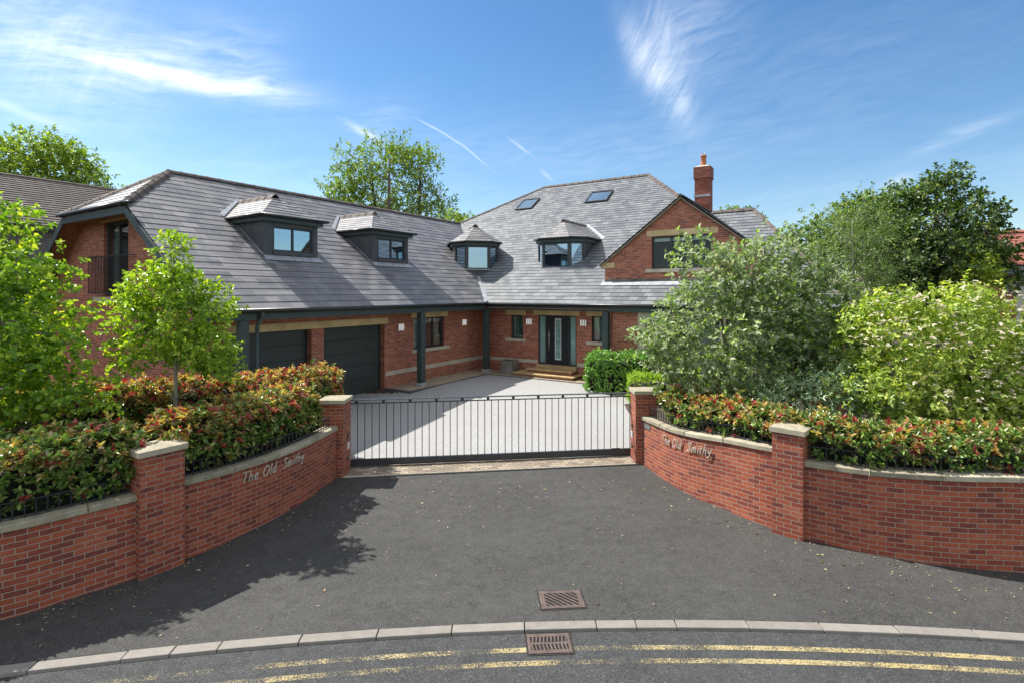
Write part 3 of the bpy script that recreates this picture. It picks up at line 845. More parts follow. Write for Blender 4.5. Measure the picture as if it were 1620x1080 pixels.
# ------------------------------------------------------------------ drains
def drain(cx, cy, w, d, ang, z, label, diag):
    root = empty('drain_grate', (cx, cy, z), ang); tag(root, label, 'drain')
    mb = MB(); f = .035
    mb.box(-w / 2, w / 2, -d / 2, -d / 2 + f, -.02, .0105); mb.box(-w / 2, w / 2, d / 2 - f, d / 2, -.02, .0105)
    mb.box(-w / 2, -w / 2 + f, -d / 2 + f, d / 2 - f, -.02, .0105); mb.box(w / 2 - f, w / 2, -d / 2 + f, d / 2 - f, -.02, .0105)
    mb.build('frame', M_cast, root, bevel=.003)
    mb = MB(); e = .022
    mb.box(-w / 2 - e, w / 2 + e, -d / 2 - e, d / 2 + e, -.02, .0012); mb.build('sealant', M_seal, root)
    mb = MB(); mb.box(-w / 2 + f, w / 2 - f, -d / 2 + f, d / 2 - f, .0015, .003); mb.build('opening', M_hole, root)
    mb = MB(); iw, idp = w / 2 - f, d / 2 - f
    if diag:
        mb.box(-iw, -iw + .03, -idp, idp, .0035, .010); mb.box(iw - .03, iw, -idp, idp, .0035, .010)
        mb.box(-iw + .03, iw - .03, -idp, -idp + .02, .0035, .010); mb.box(-iw + .03, iw - .03, idp - .02, idp, .0035, .010)
        X0, X1, Y0, Y1 = -iw + .03, iw - .03, -idp + .02, idp - .02
        for k in range(-6, 8):
            a = X0 + k * .078; poly = [(a, Y1), (a + .033, Y1), (a + .033 + (Y1 - Y0) * 1.0, Y0), (a + (Y1 - Y0) * 1.0, Y0)]
            for fn in (lambda t: t[0] - X0, lambda t: X1 - t[0]):
                if poly: poly = clip_half(poly, fn)
            if len(poly) >= 3: mb.poly([(x, y, .0098) for x, y in poly])
    else:
        mb.box(-iw, iw, -.016, .016, .0035, .010)
        mb.box(-iw, iw, -idp, -idp + .02, .0035, .010); mb.box(-iw, iw, idp - .02, idp, .0035, .010)
        n = 10
        for k in range(n):
            a = -iw + (2 * iw) * (k + .5) / n
            for (ya, yb, sh) in ((.016, idp - .02, .012), (-idp + .02, -.016, -.012)):
                mb.hexa([(a - .008, ya, .0035), (a + .008, ya, .0035), (a + .010 + sh, yb, .0035), (a - .010 + sh, yb, .0035), (a - .008, ya, .0105), (a + .008, ya, .0105), (a + .010 + sh, yb, .0105), (a - .010 + sh, yb, .0105)])
    mb.build('grate', M_cast, root)
drain(.645, 6.90, .56, .39, R(4), .004, 'rusty cast iron drain cover with diagonal slots set in the dark tarmac apron', True)
drain(.43, 6.10, .50, .34, R(3), -.041, 'cast iron road gully grate with two rows of upright slots beside the kerb', False)

# fallen leaves and grit on the tarmac
def litter():
    n = 800
    x = rng.uniform(-6, 7.2, n); t = rng.uniform(0, 1, n) ** .22
    near = rng.uniform(size=n) < .75
    y = np.array([kerb_y(a) + (front_y(a) - kerb_y(a)) * (b if nr else rng.uniform(0, 1)) - .08 for a, b, nr in zip(x, t, near)])
    ok = (y < np.array([min(front_y(a), 11.4 if -3.6 < a < 3 else 99) - .1 for a in x])) & (y > np.array([kerb_y(a) + .1 for a in x])); x, y = x[ok], y[ok]
    pos = np.stack([x, y, np.full(len(x), .006)], 1); n = len(x)
    a = rng.uniform(0, 6.28, n); ax = np.stack([np.cos(a), np.sin(a), rng.uniform(0, .25, n)], 1)
    nr = unit(np.stack([rng.normal(size=n) * .3, rng.normal(size=n) * .3, np.ones(n)], 1))
    L = rng.uniform(.012, .05, n) * np.where(rng.uniform(size=n) < .12, 1.6, 1); W = L * rng.uniform(.3, .6, n)
    m = leaf_mat('dry_leaf', [(0, (.10, .05, .02)), (.3, (.30, .22, .10)), (.7, (.45, .38, .25)), (1, (.16, .22, .06))], trans=.1)
    o = foliage_obj('leaf_litter', [((pos, unit(ax), nr, L, W), m)])
    tag(o, 'dry leaves scattered over the tarmac apron', 'leaf litter', kind='stuff')
litter()
# ------------------------------------------------------------------ the house (local x to the right along the front, y away, z up from its floor)
HROT = math.atan2(-.535, .845)
house = empty('brick_house', (-1.09, 22.9, HG), HROT)
tag(house, 'large red brick house with grey slate roofs, dormers and a garage wing behind the gate', 'house')
RS = .70
Mx = lambda pl: (lambda a, d, z: (pl + d, a, z))      # wall facing +x
My = lambda pl: (lambda a, d, z: (a, pl - d, z))      # wall facing -y
Z0 = -.75
mb = MB()
G1 = (-10.83, -8.16, 0, 2.32); G2 = (-7.70, -5.07, 0, 2.32); WW = (-3.54, -1.71, 1.26, 2.46)
wall_face(mb, [(-11.3, Z0), (.85, Z0), (.85, 3.0), (-11.3, 3.0)], [(-10.83, -8.16, Z0, 2.32), (-7.70, -5.07, Z0, 2.32), WW], Mx(-.95), .25)
D0 = (2.08, 3.86, .45, 2.50); W1 = (.69, 1.32, 1.46, 2.46); W2 = (4.53, 5.15, 1.50, 2.50)
wall_face(mb, [(-.95, Z0), (5.7, Z0), (5.7, 3.2), (-.95, 3.2)], [D0, W1, W2], My(.85), .12)
wall_face(mb, [(.15, Z0), (.85, Z0), (.85, 3.0), (.15, 3.0)], [], lambda a, d, z: (5.7 - d, a, z))
BW = (6.86, 10.4, 1.05, 2.56)
wall_face(mb, [(5.7, Z0), (13.1, Z0), (13.1, 3.0), (5.7, 3.0)], [BW], My(.15), .15)
wall_face(mb, [(.15, Z0), (12, Z0), (12, 3.0), (.15, 3.0)], [], Mx(13.1))
# garage gable end
F1 = (-7.32, -5.58, 3.33, 5.72)
gp = [(-.95, Z0), (-.95, 3.0 + .6), (-4.3, 5.98), (-8.76, 5.98), (-12.1, 3.6), (-12.1, Z0)]
wall_face(mb, [(-12.1, Z0), (-.95, Z0), (-.95, 3.62), (-4.3, 5.97), (-8.76, 5.97), (-12.1, 3.62)], [F1], My(-11.3), .12)
wall_face(mb, [(-11.3, Z0), (14, Z0), (14, 3.0), (-11.3, 3.0)], [], lambda a, d, z: (-12.1 - d, a, z))
# upper gable
GW = (6.855, 9.07, 4.345, 5.58)
wall_face(mb, [(4.95, 3.7), (10.99, 3.7), (10.99, 4.62), (7.97, 6.92), (4.95, 4.62)], [GW], My(1.2), .12)
for xx in (4.95, 10.99): mb.poly([(xx, 1.2, 3.7), (xx, 2.4, 3.7), (xx, 2.4, 4.62), (xx, 1.2, 4.62)])
mb.build('wall', M_brick, house)
# plinth band of stone
for bb in ((-.955, -.925, -5.03, .82, .44, .60), (-.94, 2.04, .825, .855, .45, .60), (3.9, 5.69, .825, .855, .45, .60)):
    mb = MB(); mb.box(*bb); mb.build('plinth_band', M_pstone, house, bevel=.006)

# ---- roofs
vs = 0.0
mb = MB()
rz = lambda x: 3.0 - RS * x
mb2 = MB()
slate_roof(mb, [(0, -11.9, 3.0), (0, 0, 3.0), (-6.53, 6.53, 7.571), (-6.53, -9.71, 7.571), (-4.3, -11.9, 6.01)], .32, .019)
slate_roof(mb, [(-4.3, -11.9, 6.01), (-6.53, -9.71, 7.571), (-8.76, -11.9, 6.01)], .32, .02)
mb.poly([(-6.53, -9.71, 7.571), (-6.53, 6.53, 7.571), (-13.06, 6.53, 3.0), (-13.06, -11.9, 3.0), (-8.76, -11.9, 6.01)])
mb.build('wing_roof', M_slate_w, house)
mb = MB()
zr = 3.0 + RS * 9.85; zs = 3.0 + RS * 5.63
A = (-2.55, 9.85, zr); B = (3.94, 9.85, zr); Bs = (7.82, 5.63, zs); Cs = (9.85, 5.63, zs)
Cl = (-7.45, 5.63, zs)
slate_roof(mb, [(0, 0, 3.0), (13.4, 0, 3.0), Cs, Bs, (-5.63, 5.63, zs)], .25, .022)
slate_roof(mb, [(-5.63, 5.63, zs), Bs, B, A, (-6.63, 6.60, 3 + RS * 6.6)], .25, .022)
mb.poly([B, Bs, (10.5, 3.0, 4.6), (13, 19.7, 3.0)]); mb.poly([A, B, (13, 19.7, 3.0), (-14.6, 19.7, 3.0)])
mb.poly([A, (-14.6, 0.0, 3.0), (-14.6, 19.7, 3.0)])
mb.poly([Cs, (13.4, 0, 3.0), (13.4, 11.3, 3.0)]); mb.poly([Bs, Cs, (13.4, 11.3, 3.0), (8, 11.3, 3.0)])
mb.build('main_roof', M_slate_m, house)
# ridge and hip tiles
mb = MB()
ridge_line(mb, (-6.53, -9.71, 7.60), (-6.53, 6.4, 7.60)); ridge_line(mb, (-4.22, -11.98, 5.99), (-6.53, -9.71, 7.60), w=.15, h=.12)
ridge_line(mb, (-8.84, -11.98, 5.99), (-6.53, -9.71, 7.60), w=.15, h=.12)
ridge_line(mb, (-2.55, 9.85, zr + .03), (3.94, 9.85, zr + .03)); ridge_line(mb, (7.82, 5.63, zs + .03), (3.94, 9.85, zr + .03)); ridge_line(mb, (-6.6, 6.55, 7.62), (-2.55, 9.85, zr + .03), w=.10, h=.07)
ridge_line(mb, (8.2, 5.63, zs + .03), (9.85, 5.63, zs + .03)); ridge_line(mb, (13.4, 0, 3.03), (9.85, 5.63, zs + .03), w=.1, h=.07)
mb.build('ridge_tiles', M_ridge, house)
# valley lining
mb = MB(); p = Vector((.03, -.03, 3.0)); q = Vector((-1.66, 1.66, 3 + RS * 1.66))
o1 = Vector((.10, .10, 0)); e = Vector((0, 0, .055))
mb.poly([p - o1 + e, p + o1 + e, q + o1 + e, q - o1 + e]); mb.poly([p - o1 * .2 + e * 1.6, p + o1 * .2 + e * 1.6, q + o1 * .2 + e * 1.6, q - o1 * .2 + e * 1.6])
mb.build('valley_flashing', M_flash, house)

# ---- verge boards and soffit of the garage gable
mb = MB()
def board(p, q, h, y0, y1, dz=0): # board under a sloping line
    (xa, za), (xb, zb) = p, q
    mb.hexa([(xa, y0, za - h), (xb, y0, zb - h), (xb, y1, zb - h), (xa, y1, za - h), (xa, y0, za), (xb, y0, zb), (xb, y1, zb), (xa, y1, za)])
board((-.05, 3.0), (-4.22, 5.92), .27, -11.93, -11.88); board((-4.22, 5.93), (-8.84, 5.93), .22, -11.93, -11.88); board((-8.84, 5.92), (-13.0, 3.0), .27, -11.93, -11.88)
mb.build('verge_board', M_timber, house, bevel=.004)
mb = MB()
for (xa, za, xb, zb) in ((-.05, 2.93, -4.25, 5.78), (-4.25, 5.78, -8.81, 5.78), (-8.81, 5.78, -13.0, 2.93)):
    mb.poly([(xa, -11.88, za), (xb, -11.88, zb), (xb, -11.3, zb), (xa, -11.3, za)])
mb.build('soffit', M_wood, house)
mb = MB(); mb.box(-.95, -.1, -11.88, .85, 2.80, 2.82); mb.box(-.1, 5.7, -.1, .85, 2.80, 2.82); mb.build('eaves_soffit', M_wood, house)
# ---- eaves beam, gutters
mb = MB(); mb.box(-.17, -.02, -11.88, -.02, 2.72, 2.93); mb.box(-.17, 13.35, -.02 + 0, .13, 2.72, 2.93); mb.build('eaves_beam', M_timber, house, bevel=.006)
mb = MB(); mb.tube([(.07, -12.0, 2.965), (.07, -.07, 2.965)], .062, 10); mb.tube([(.07, -.07, 2.965), (13.5, -.07, 2.965)], .062, 10)
mb.tube([(-4.1, -12.0, 5.99), (-8.95, -12.0, 5.99)], .062, 10); mb.tube([(-4.12, -12.02, 6.0), (-3.82, -11.9, 6.0)], .05, 8)
mb.build('gutter', M_gutter, house, smooth=True)
mb = MB(); mb.tube([(.07, -10.45, 2.95), (.07, -10.45, 2.80), (.0, -10.5, 2.66), (-.02, -10.55, 2.52), (.0, -10.55, 2.4)], .05, 10)
mb.tube([(.0, -10.55, 2.45), (.0, -10.55, -.6)], .042, 10)
for z in (2.42, 2.50, .9): mb.tube([(.0, -10.55, z), (.0, -10.55, z + .05)], .055, 10)
mb.build('downpipe', M_timber, house, smooth=True)
# ---- posts
proto = None
for (x, y) in ((-.05, .03), (-.07, -4.1), (-.07, -10.91), (5.47, .05)):
    if proto is None:
        mb = MB(); mb.box(-.115, .115, -.115, .115, .16, 2.72); proto = mb.build('post', M_timber, house, bevel=.012)
        mb = MB(); mb.box(-.145, .145, -.145, .145, -.3, .16); mb.build('post_base', simple_mat('post_foot_concrete', (.33, .35, .38), .8, bump=.3), proto, bevel=.01)
        o = proto
    else: o = copy_tree(proto, house)
    o.location = (x, y, 0)
# ---- lintels, stone
mb = MB(); mb.box(-.955, -.935, -10.99, -4.90, 2.322, 2.54); mb.build('garage_lintel', M_stone, house, bevel=.004)
def stone(name, M, a0, a1, z0, z1, pr=.03, mat=None, back=.05):
    mb = MB(); mb.box(a0, a1, -back, pr, z0, z1, M); return mb.build(name, mat or M_stone, house, bevel=.005)

# ---- windows
def window(M, a0, a1, z0, z1, mull=(), fw=.055, rec=.10, blind=0., sill=None, lintel=None, back=.5, name='window', glass=None, curtain=None, bars=()):
    mb = MB(); d0, d1 = -rec - .05, -rec + .01
    mb.box(a0, a1, d0, d1, z0, z0 + fw, M); mb.box(a0, a1, d0, d1, z1 - fw, z1, M)
    mb.box(a0, a0 + fw, d0, d1, z0 + fw, z1 - fw, M); mb.box(a1 - fw, a1, d0, d1, z0 + fw, z1 - fw, M)
    for m_ in mull: mb.box(m_ - fw * .6, m_ + fw * .6, d0, d1 + .006, z0 + fw, z1 - fw, M)
    for b_ in bars: mb.box(a0 + fw, a1 - fw, d0, d1 - .004, b_ - .02, b_ + .02, M)
    w = mb.build(name, M_frame, house, bevel=.004)
    mb = MB(); dg = -rec - .022; mb.poly([M(a0 + fw, dg, z0 + fw), M(a1 - fw, dg, z0 + fw), M(a1 - fw, dg, z1 - fw), M(a0 + fw, dg, z1 - fw)])
    mb.build('pane', glass or M_glass, w)
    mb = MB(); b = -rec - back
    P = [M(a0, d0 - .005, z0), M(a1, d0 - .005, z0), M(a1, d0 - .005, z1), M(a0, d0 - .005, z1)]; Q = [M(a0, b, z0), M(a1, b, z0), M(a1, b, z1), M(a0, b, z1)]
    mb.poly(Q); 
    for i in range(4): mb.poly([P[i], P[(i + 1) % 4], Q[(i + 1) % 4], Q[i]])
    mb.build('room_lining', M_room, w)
    if blind:
        mb = MB(); mb.box(a0 + fw * .5, a1 - fw * .5, d0 - .05, d0 - .03, z1 - fw - blind, z1 - .01, M); mb.build('blind', M_blind, w)
    if curtain:
        for (c0, c1) in curtain:
            mb = MB(); n = 14
            for i in range(n):
                u0 = c0 + (c1 - c0) * i / n; u1 = c0 + (c1 - c0) * (i + 1) / n; s0 = .03 * math.sin(i * 1.9); s1 = .03 * math.sin((i + 1) * 1.9)
                mb.poly([M(u0, d0 - .12 + s0, z0), M(u1, d0 - .12 + s1, z0), M(u1, d0 - .12 + s1, z1), M(u0, d0 - .12 + s0, z1)])
            mb.build('curtain', M_curtain, w, smooth=True)
    if sill:
        mb = MB(); mb.box(sill[0], sill[1], -.05, .05, z0 - .13, z0 - .003, M); mb.build('sill', M_pstone, w, bevel=.006)
    if lintel:
        mb = MB(); mb.box(lintel[0], lintel[1], -.04, .012, z1 + .01, z1 + .23, M); mb.build('lintel', M_stone, w, bevel=.004)
    return w
Mw = Mx(-.95); Mf = My(.85); Mb = My(.15); Mg = My(1.2); Me = My(-11.3)
window(Mw, *WW, mull=(-2.93, -2.33), blind=.16, sill=(-3.67, -1.42), lintel=(-3.68, -1.47), curtain=[(-3.5, -3.0), (-2.1, -1.75)])
window(Mf, *W1, sill=(.42, 1.46), lintel=(.42, 1.46), curtain=[(.72, 1.1)])
window(Mf, *W2, sill=(4.30, 5.30), lintel=(4.30, 5.36), curtain=[(4.6, 5.15)])
window(Mg, *GW, mull=(7.58, 8.32), blind=.13, sill=(6.62, 9.3), lintel=(6.66, 9.27), back=.9, glass=M_glass_d)
window(Mb, 6.98, 7.52, 1.12, 2.54, rec=.12, curtain=[(7.0, 7.3)]); window(Mb, 7.72, 8.52, 1.12, 2.54, rec=.12); window(Mb, 8.72, 9.52, 1.12, 2.54, rec=.12); window(Mb, 9.72, 10.28, 1.12, 2.54, rec=.12)
mb = MB()
for a0, a1 in ((6.69, 6.98), (7.52, 7.72), (8.52, 8.72), (9.52, 9.72), (10.28, 10.55)): mb.box(a0, a1, -.15, .035, 1.06, 2.56, Mb)
mb.box(6.69, 10.55, -.15, .037, 2.56, 2.72, Mb); mb.box(6.62, 10.62, -.15, .07, .90, 1.06, Mb)
mb.build('stone_surround', M_pstone, house, bevel=.006)
# first floor french window with a balcony rail
fwn = window(Me, *F1, mull=(-6.45,), fw=.09, curtain=[(-7.2, -6.8), (-6.1, -5.7)], lintel=None, name='french_window', bars=())
mb = MB(); mb.box(-7.55, -5.35, -.04, .015, 5.73, 5.80, Me); mb.build('lintel', M_stone, fwn)
mb = MB(); mb.box(-8.0, -5.25, -.05, .06, 3.14, 3.30, Me); mb.build('sill', M_pstone, fwn, bevel=.006)
mb = MB()
for z in (3.42, 4.60): mb.beam((-7.9, -11.52, z), (-5.1, -11.52, z), .04, .03); mb.beam((-7.9, -11.52, z), (-7.9, -11.3, z), .03, .03); mb.beam((-5.1, -11.52, z), (-5.1, -11.3, z), .03, .03)
bal = mb.build('balcony_rail', M_gate, house)
proto = None
for i in range(26):
    if proto is None:
        mb = MB(); mb.box(-.008, .008, -.008, .008, 3.42, 4.60); proto = mb.build('bar', M_gate, bal); o = proto
    else: o = proto.copy(); COL.objects.link(o); o.parent = bal
    o.location = (-7.9 + 2.8 * i / 25, -11.52, 0)

# ---- gable trim
mb = MB()
for sx in (-1, 1):
    x0, z0 = 7.97 + sx * 3.18, 4.52; x1, z1 = 7.97, 6.99
    for (ya, yb, h, ex) in ((1.08, 1.22, .06, 0.),):
        mb.hexa([(x0, ya, z0 - h), (x1, ya, z1 - h), (x1, yb, z1 - h), (x0, yb, z0 - h), (x0, ya, z0), (x1, ya, z1), (x1, yb, z1), (x0, yb, z0)])
mb.build('verge_trim', simple_mat('verge_mortar', (.24, .20, .16), .8), house)
mb = MB()
for sx in (-1, 1): 
    for j in range(0, 2):
        pass
slate_roof(mb, [(4.75, 1.06, 4.53), (7.97, 1.06, 7.03), (7.97, 6.0, 7.03), (4.75, 3.0, 4.53)], .25, .02)
slate_roof(mb, [(11.19, 1.06, 4.53), (7.97, 1.06, 7.03), (7.97, 6.0, 7.03), (11.19, 3.0, 4.53)], .25, .02)
mb.build('gable_roof', M_slate_m, house)
mb = MB(); ridge_line(mb, (7.97, 1.06, 7.05), (7.97, 5.8, 7.05), w=.1, h=.07); mb.build('gable_ridge', M_ridge, house)
stone('kneeler', Mg, 4.80, 5.36, 4.42, 4.64, .035)
stone('gable_base_course', Mg, 4.97, 10.9, 3.83, 3.98, .035, simple_mat('slate_course', (.15, .16, .13), .7, var=.6, vscale=1.5))
mb = MB(); mb.poly([(4.85, 1.17, 3.875), (11.0, 1.17, 3.875), (11.0, .98, 3.735), (4.85, .98, 3.735)]); mb.build('gable_apron', M_flash, house)
# ---- chimney
mb = MB(); mb.box(7.1, 7.78, 6.9, 7.55, 6.4, 8.78); mb.box(7.06, 7.82, 6.86, 7.59, 8.78, 9.34)
ch = mb.build('chimney', brick_mat('chimney_brick', [(0, (.16, .04, .03)), (.5, (.27, .065, .045)), (1, (.36, .11, .075))], (.20, .15, .13), mortar_size=.007), house, bevel=.004)
mb = MB(); mb.hexa([(7.08, 6.88, 9.342), (7.80, 6.88, 9.342), (7.80, 7.57, 9.342), (7.08, 7.57, 9.342), (7.25, 7.05, 9.43), (7.63, 7.05, 9.43), (7.63, 7.4, 9.43), (7.25, 7.4, 9.43)]); mb.build('chimney_capping', M_pstone, ch)
mb = MB(); mb.lathe((7.44, 7.22, 9.40), [(.15, 0), (.14, .05), (.125, .1), (.12, .45), (.145, .47), (.145, .52), (.11, .52), (.10, .2)], 18); mb.build('chimney_pot', M_terra, ch, smooth=True)
mb = MB()
for k in range(4):
    a = k * math.pi / 4
    mb.tube([(7.44 + math.cos(a) * .13 * math.cos(t), 7.22 + math.sin(a) * .13 * math.cos(t), 9.92 + .13 * math.sin(t)) for t in np.linspace(0, math.pi, 7)], .008, 4)
mb.build('bird_guard', M_steel, ch)
mb = MB(); mb.box(7.06, 7.82, 6.84, 6.87, 7.92, 8.02); mb.build('chimney_flashing', M_flash, ch)

# ---- rooflights
def rooflight(x0, x1, y0, y1):
    P = lambda x, y, h: (x - 0, y - h * .573, 3.0 + RS * y + h * .819)
    mb = MB()
    def bar(xa, xb, ya, yb): mb.hexa([P(xa, ya, 0), P(xb, ya, 0), P(xb, yb, 0), P(xa, yb, 0), P(xa, ya, .11), P(xb, ya, .11), P(xb, yb, .11), P(xa, yb, .11)])
    f = .07
    bar(x0, x1, y0, y0 + f); bar(x0, x1, y1 - f, y1); bar(x0, x0 + f, y0 + f, y1 - f); bar(x1 - f, x1, y0 + f, y1 - f)
    w = mb.build('rooflight', M_frame, house, bevel=.004)
    mb = MB(); mb.poly([P(x0 + f, y0 + f, .08), P(x1 - f, y0 + f, .08), P(x1 - f, y1 - f, .08), P(x0 + f, y1 - f, .08)]); mb.build('pane', M_glass_b, w)
    mb = MB(); mb.poly([P(x0 + f, y0 + f, .05), P(x1 - f, y0 + f, .05), P(x1 - f, y1 - f, .05), P(x0 + f, y1 - f, .05)]); mb.build('blind', M_blind, w)
rooflight(1.2, 2.47, 7.48, 8.50); rooflight(-3.2, -2.1, 7.45, 8.5)

# ---- box dormers on the wing
def box_dormer():
    d = None; yc = -7.93; xf = -2.27; y0, y1 = -8.9, -6.95
    Md = Mx(xf); W = (-8.58, -7.13, 4.78, 5.56)
    mb = MB()
    wall_face(mb, [(y0, 4.2), (y1, 4.2), (y1, 5.86), (y0, 5.86)], [W], Md, .08)
    for y in (y0, y1): mb.poly([(xf, y, 4.3), (-4.6, y, 4.3), (-4.6, y, 5.86), (xf, y, 5.86)])
    d = mb.build('dormer', M_lead, house)
    mb = MB()
    for y, s in ((y0, -1), (y1, 1)):
        for x in (-2.95, -3.6): mb.box(x - .008, x + .008, min(y, y + s * .012), max(y, y + s * .012), 4.5, 5.8)
    mb.box(xf, xf + .02, y0 - .01, y0 + .26, 4.55, 5.7); mb.box(xf, xf + .02, y1 - .14, y1 + .01, 4.55, 5.7)
    mb.box(xf, xf + .05, -8.62, -7.09, 4.66, 4.77)
    mb.build('cladding_trim', M_lead, d, bevel=.004)
    win = window(Md, *W, mull=(-7.86,), fw=.05, rec=.05, blind=.10, glass=M_glass_b, name='dormer_window'); win.parent = d
    mb = MB(); mb.box(-4.2, -2.12, -9.04, -6.81, 5.70, 5.86); mb.build('fascia', M_timber, d, bevel=.004)
    mb = MB(); mb.tube([(-4.1, -9.14, 5.87), (-2.03, -9.14, 5.87)], .048, 8); mb.tube([(-2.03, -9.16, 5.87), (-2.03, -6.66, 5.87)], .048, 8); mb.tube([(-4.1, -6.71, 5.87), (-2.03, -6.71, 5.87)], .048, 8)
    mb.build('gutter', M_gutter, d, smooth=True)
    mb = MB(); ap = (-3.22, yc, 6.67); bk = (-5.4, yc, 6.67)
    slate_roof(mb, [(-2.05, -9.12, 5.88), ap, bk, (-4.25, -9.12, 5.88)], .20, .018)
    slate_roof(mb, [(-2.05, -6.74, 5.88), ap, bk, (-4.25, -6.74, 5.88)], .20, .018)
    slate_roof(mb, [(-2.05, -9.12, 5.88), (-2.05, -6.74, 5.88), ap], .20, .018)
    mb.build('dormer_roof', M_slate_d, d)
    mb = MB(); ridge_line(mb, (-5.3, yc, 6.68), (-3.13, yc, 6.68), w=.14, h=.12); mb.build('dormer_ridge', M_ridge, d)
    mb = MB(); zf = lambda x, h=.05: 3.0 - RS * x + h
    mb.poly([(xf + .01, y0 - .03, zf(xf)), (xf + .01, y1 + .03, zf(xf)), (xf + .24, y1 + .10, zf(xf + .24)), (xf + .24, y0 - .10, zf(xf + .24))])
    for y, s in ((y0, -1), (y1, 1)): mb.poly([(xf, y, zf(xf, .055)), (-4.1, y, zf(-4.1, .055)), (-4.1, y + s * .07, zf(-4.1, .055)), (xf, y + s * .07, zf(xf, .055))])
    for s in (-1, 1): mb.poly([(-4.12, yc + s * 1.22, zf(-4.12, .06)), (-5.25, yc + s * .04, zf(-5.25, .06)), (-5.38, yc + s * .04, zf(-5.38, .06)), (-4.28, yc + s * 1.26, zf(-4.28, .06))])
    mb.build('dormer_flashing', M_flash, d)
    return d
d1 = box_dormer(); d2 = copy_tree(d1, house); d2.location = (0, 4.46, 0)

# ---- bay dormers
def bay_dormer(cx, cy, fx, fy, fw, zbase):
    f = Vector((fx, fy, 0)).normalized(); s = Vector((-f.y, f.x, 0))   # s points to the viewer's right
    if s.dot(Vector((1, 0, 0))) < 0: s = -s
    C0 = Vector((cx, cy, 0))
    def P(a, d, z): return C0 + s * a + f * d + Vector((0, 0, z))
    zs_, zh, ze, za = 4.58, 5.66, 5.86, 6.72; ow = fw + .50
    foot = [(-ow, -3.0), (-ow, -.5), (-fw, 0), (fw, 0), (ow, -.5), (ow, -3.0)]
    mb = MB(); segs = []
    for i, (p, q) in enumerate(zip(foot[:-1], foot[1:])):
        L = math.hypot(q[0] - p[0], q[1] - p[1]); ux, uy = (q[0] - p[0]) / L, (q[1] - p[1]) / L
        nx, ny = -uy, ux
        if i == 0 or i == 4: nx, ny = (-1, 0) if i == 0 else (1, 0)
        if i in (1, 3) and (nx * (p[0] + q[0]) < 0): nx, ny = -nx, -ny
        if i == 2: nx, ny = 0, 1
        M = (lambda p, ux, uy, nx, ny: (lambda a, d, z: P(p[0] + ux * a + nx * d, p[1] + uy * a + ny * d, z)))(p, ux, uy, nx, ny)
        op = [(.05, L - .05, zs_, zh)] if i in (1, 2, 3) else []
        wall_face(mb, [(0, zbase), (L, zbase), (L, ze), (0, ze)], op, M, .05)
        if op: segs.append((M, op[0]))
    d = mb.build('dormer', M_lead, house)
    for M, op in segs:
        w = window(M, *op, fw=.055, rec=.02, blind=.12 if M is segs[1][0] else 0, glass=M_glass_b if M is segs[1][0] else M_glass_b, name='dormer_window', back=.35); w.parent = d
    mb = MB()   # light lead sill following the bay
    for i in (1, 2, 3):
        p, q = foot[i], foot[i + 1]; mb.beam(P(p[0] * 1.03, p[1] + .02, zs_ - .03), P(q[0] * 1.03, q[1] + .02, zs_ - .03), .09, .045)
    for sg in (-1, 1): mb.beam(P(sg * ow * 1.02, -.5, zs_ - .03), P(sg * ow * 1.02, -.7, zs_ + .2), .06, .04)
    mb.build('sill_flashing', M_flash, d)
    def ring(o, z): return [P(-ow - o, -3.0, z), P(-ow - o, -.5 + o * .2, z), P(-fw - o * .45, o, z), P(fw + o * .45, o, z), P(ow + o, -.5 + o * .2, z), P(ow + o, -3.0, z)]
    mb = MB(); r0, r1 = ring(.1, ze - .17), ring(.1, ze + .0)
    for i in range(5): mb.poly([r0[i], r0[i + 1], r1[i + 1], r1[i]])
    mb.poly(r0); mb.build('fascia', M_timber, d)
    mb = MB(); e = ring(.2, ze + .01); mb.tube(e, .045, 8); mb.build('gutter', M_gutter, d)
    mb = MB(); e = ring(.2, ze + .03); ap = P(0, -.85, za); bk = P(0, -5.3, za) if zbase < 4.2 else P(0, -3.5, za)
    e[0] = P(-ow - .2, -3.2 if zbase > 4.2 else -4.6, ze + .03); e[5] = P(ow + .2, -3.2 if zbase > 4.2 else -4.6, ze + .03)
    slate_roof(mb, [e[2], e[3], ap], .2, .015); slate_roof(mb, [e[1], e[2], ap], .2, .015); slate_roof(mb, [e[3], e[4], ap], .2, .015)
    slate_roof(mb, [e[0], e[1], ap, bk], .2, .015); slate_roof(mb, [e[5], e[4], ap, bk], .2, .015)
    mb.build('dormer_roof', M_slate_d, d)
    mb = MB(); ridge_line(mb, bk + Vector((0, 0, .01)), ap + f * .1 + Vector((0, 0, .01)), w=.12, h=.1); mb.build('dormer_ridge', M_ridge, d)
    return d
dv = bay_dormer(-1.72, 1.72, 1, -1, .56, 4.05)
dm = bay_dormer(2.2, 2.2, 0, -1, .68, 4.25)
mb = MB(); q = lambda x, y: (x, y, 3.0 + RS * y + .045)
mb.poly([q(3.62, 4.1), q(2.26, 5.35), q(2.26, 5.48), q(3.74, 4.2)]); mb.poly([q(.78, 4.1), q(2.14, 5.35), q(2.14, 5.48), q(.66, 4.2)])
mb.build('dormer_flashing', M_flash, dm)

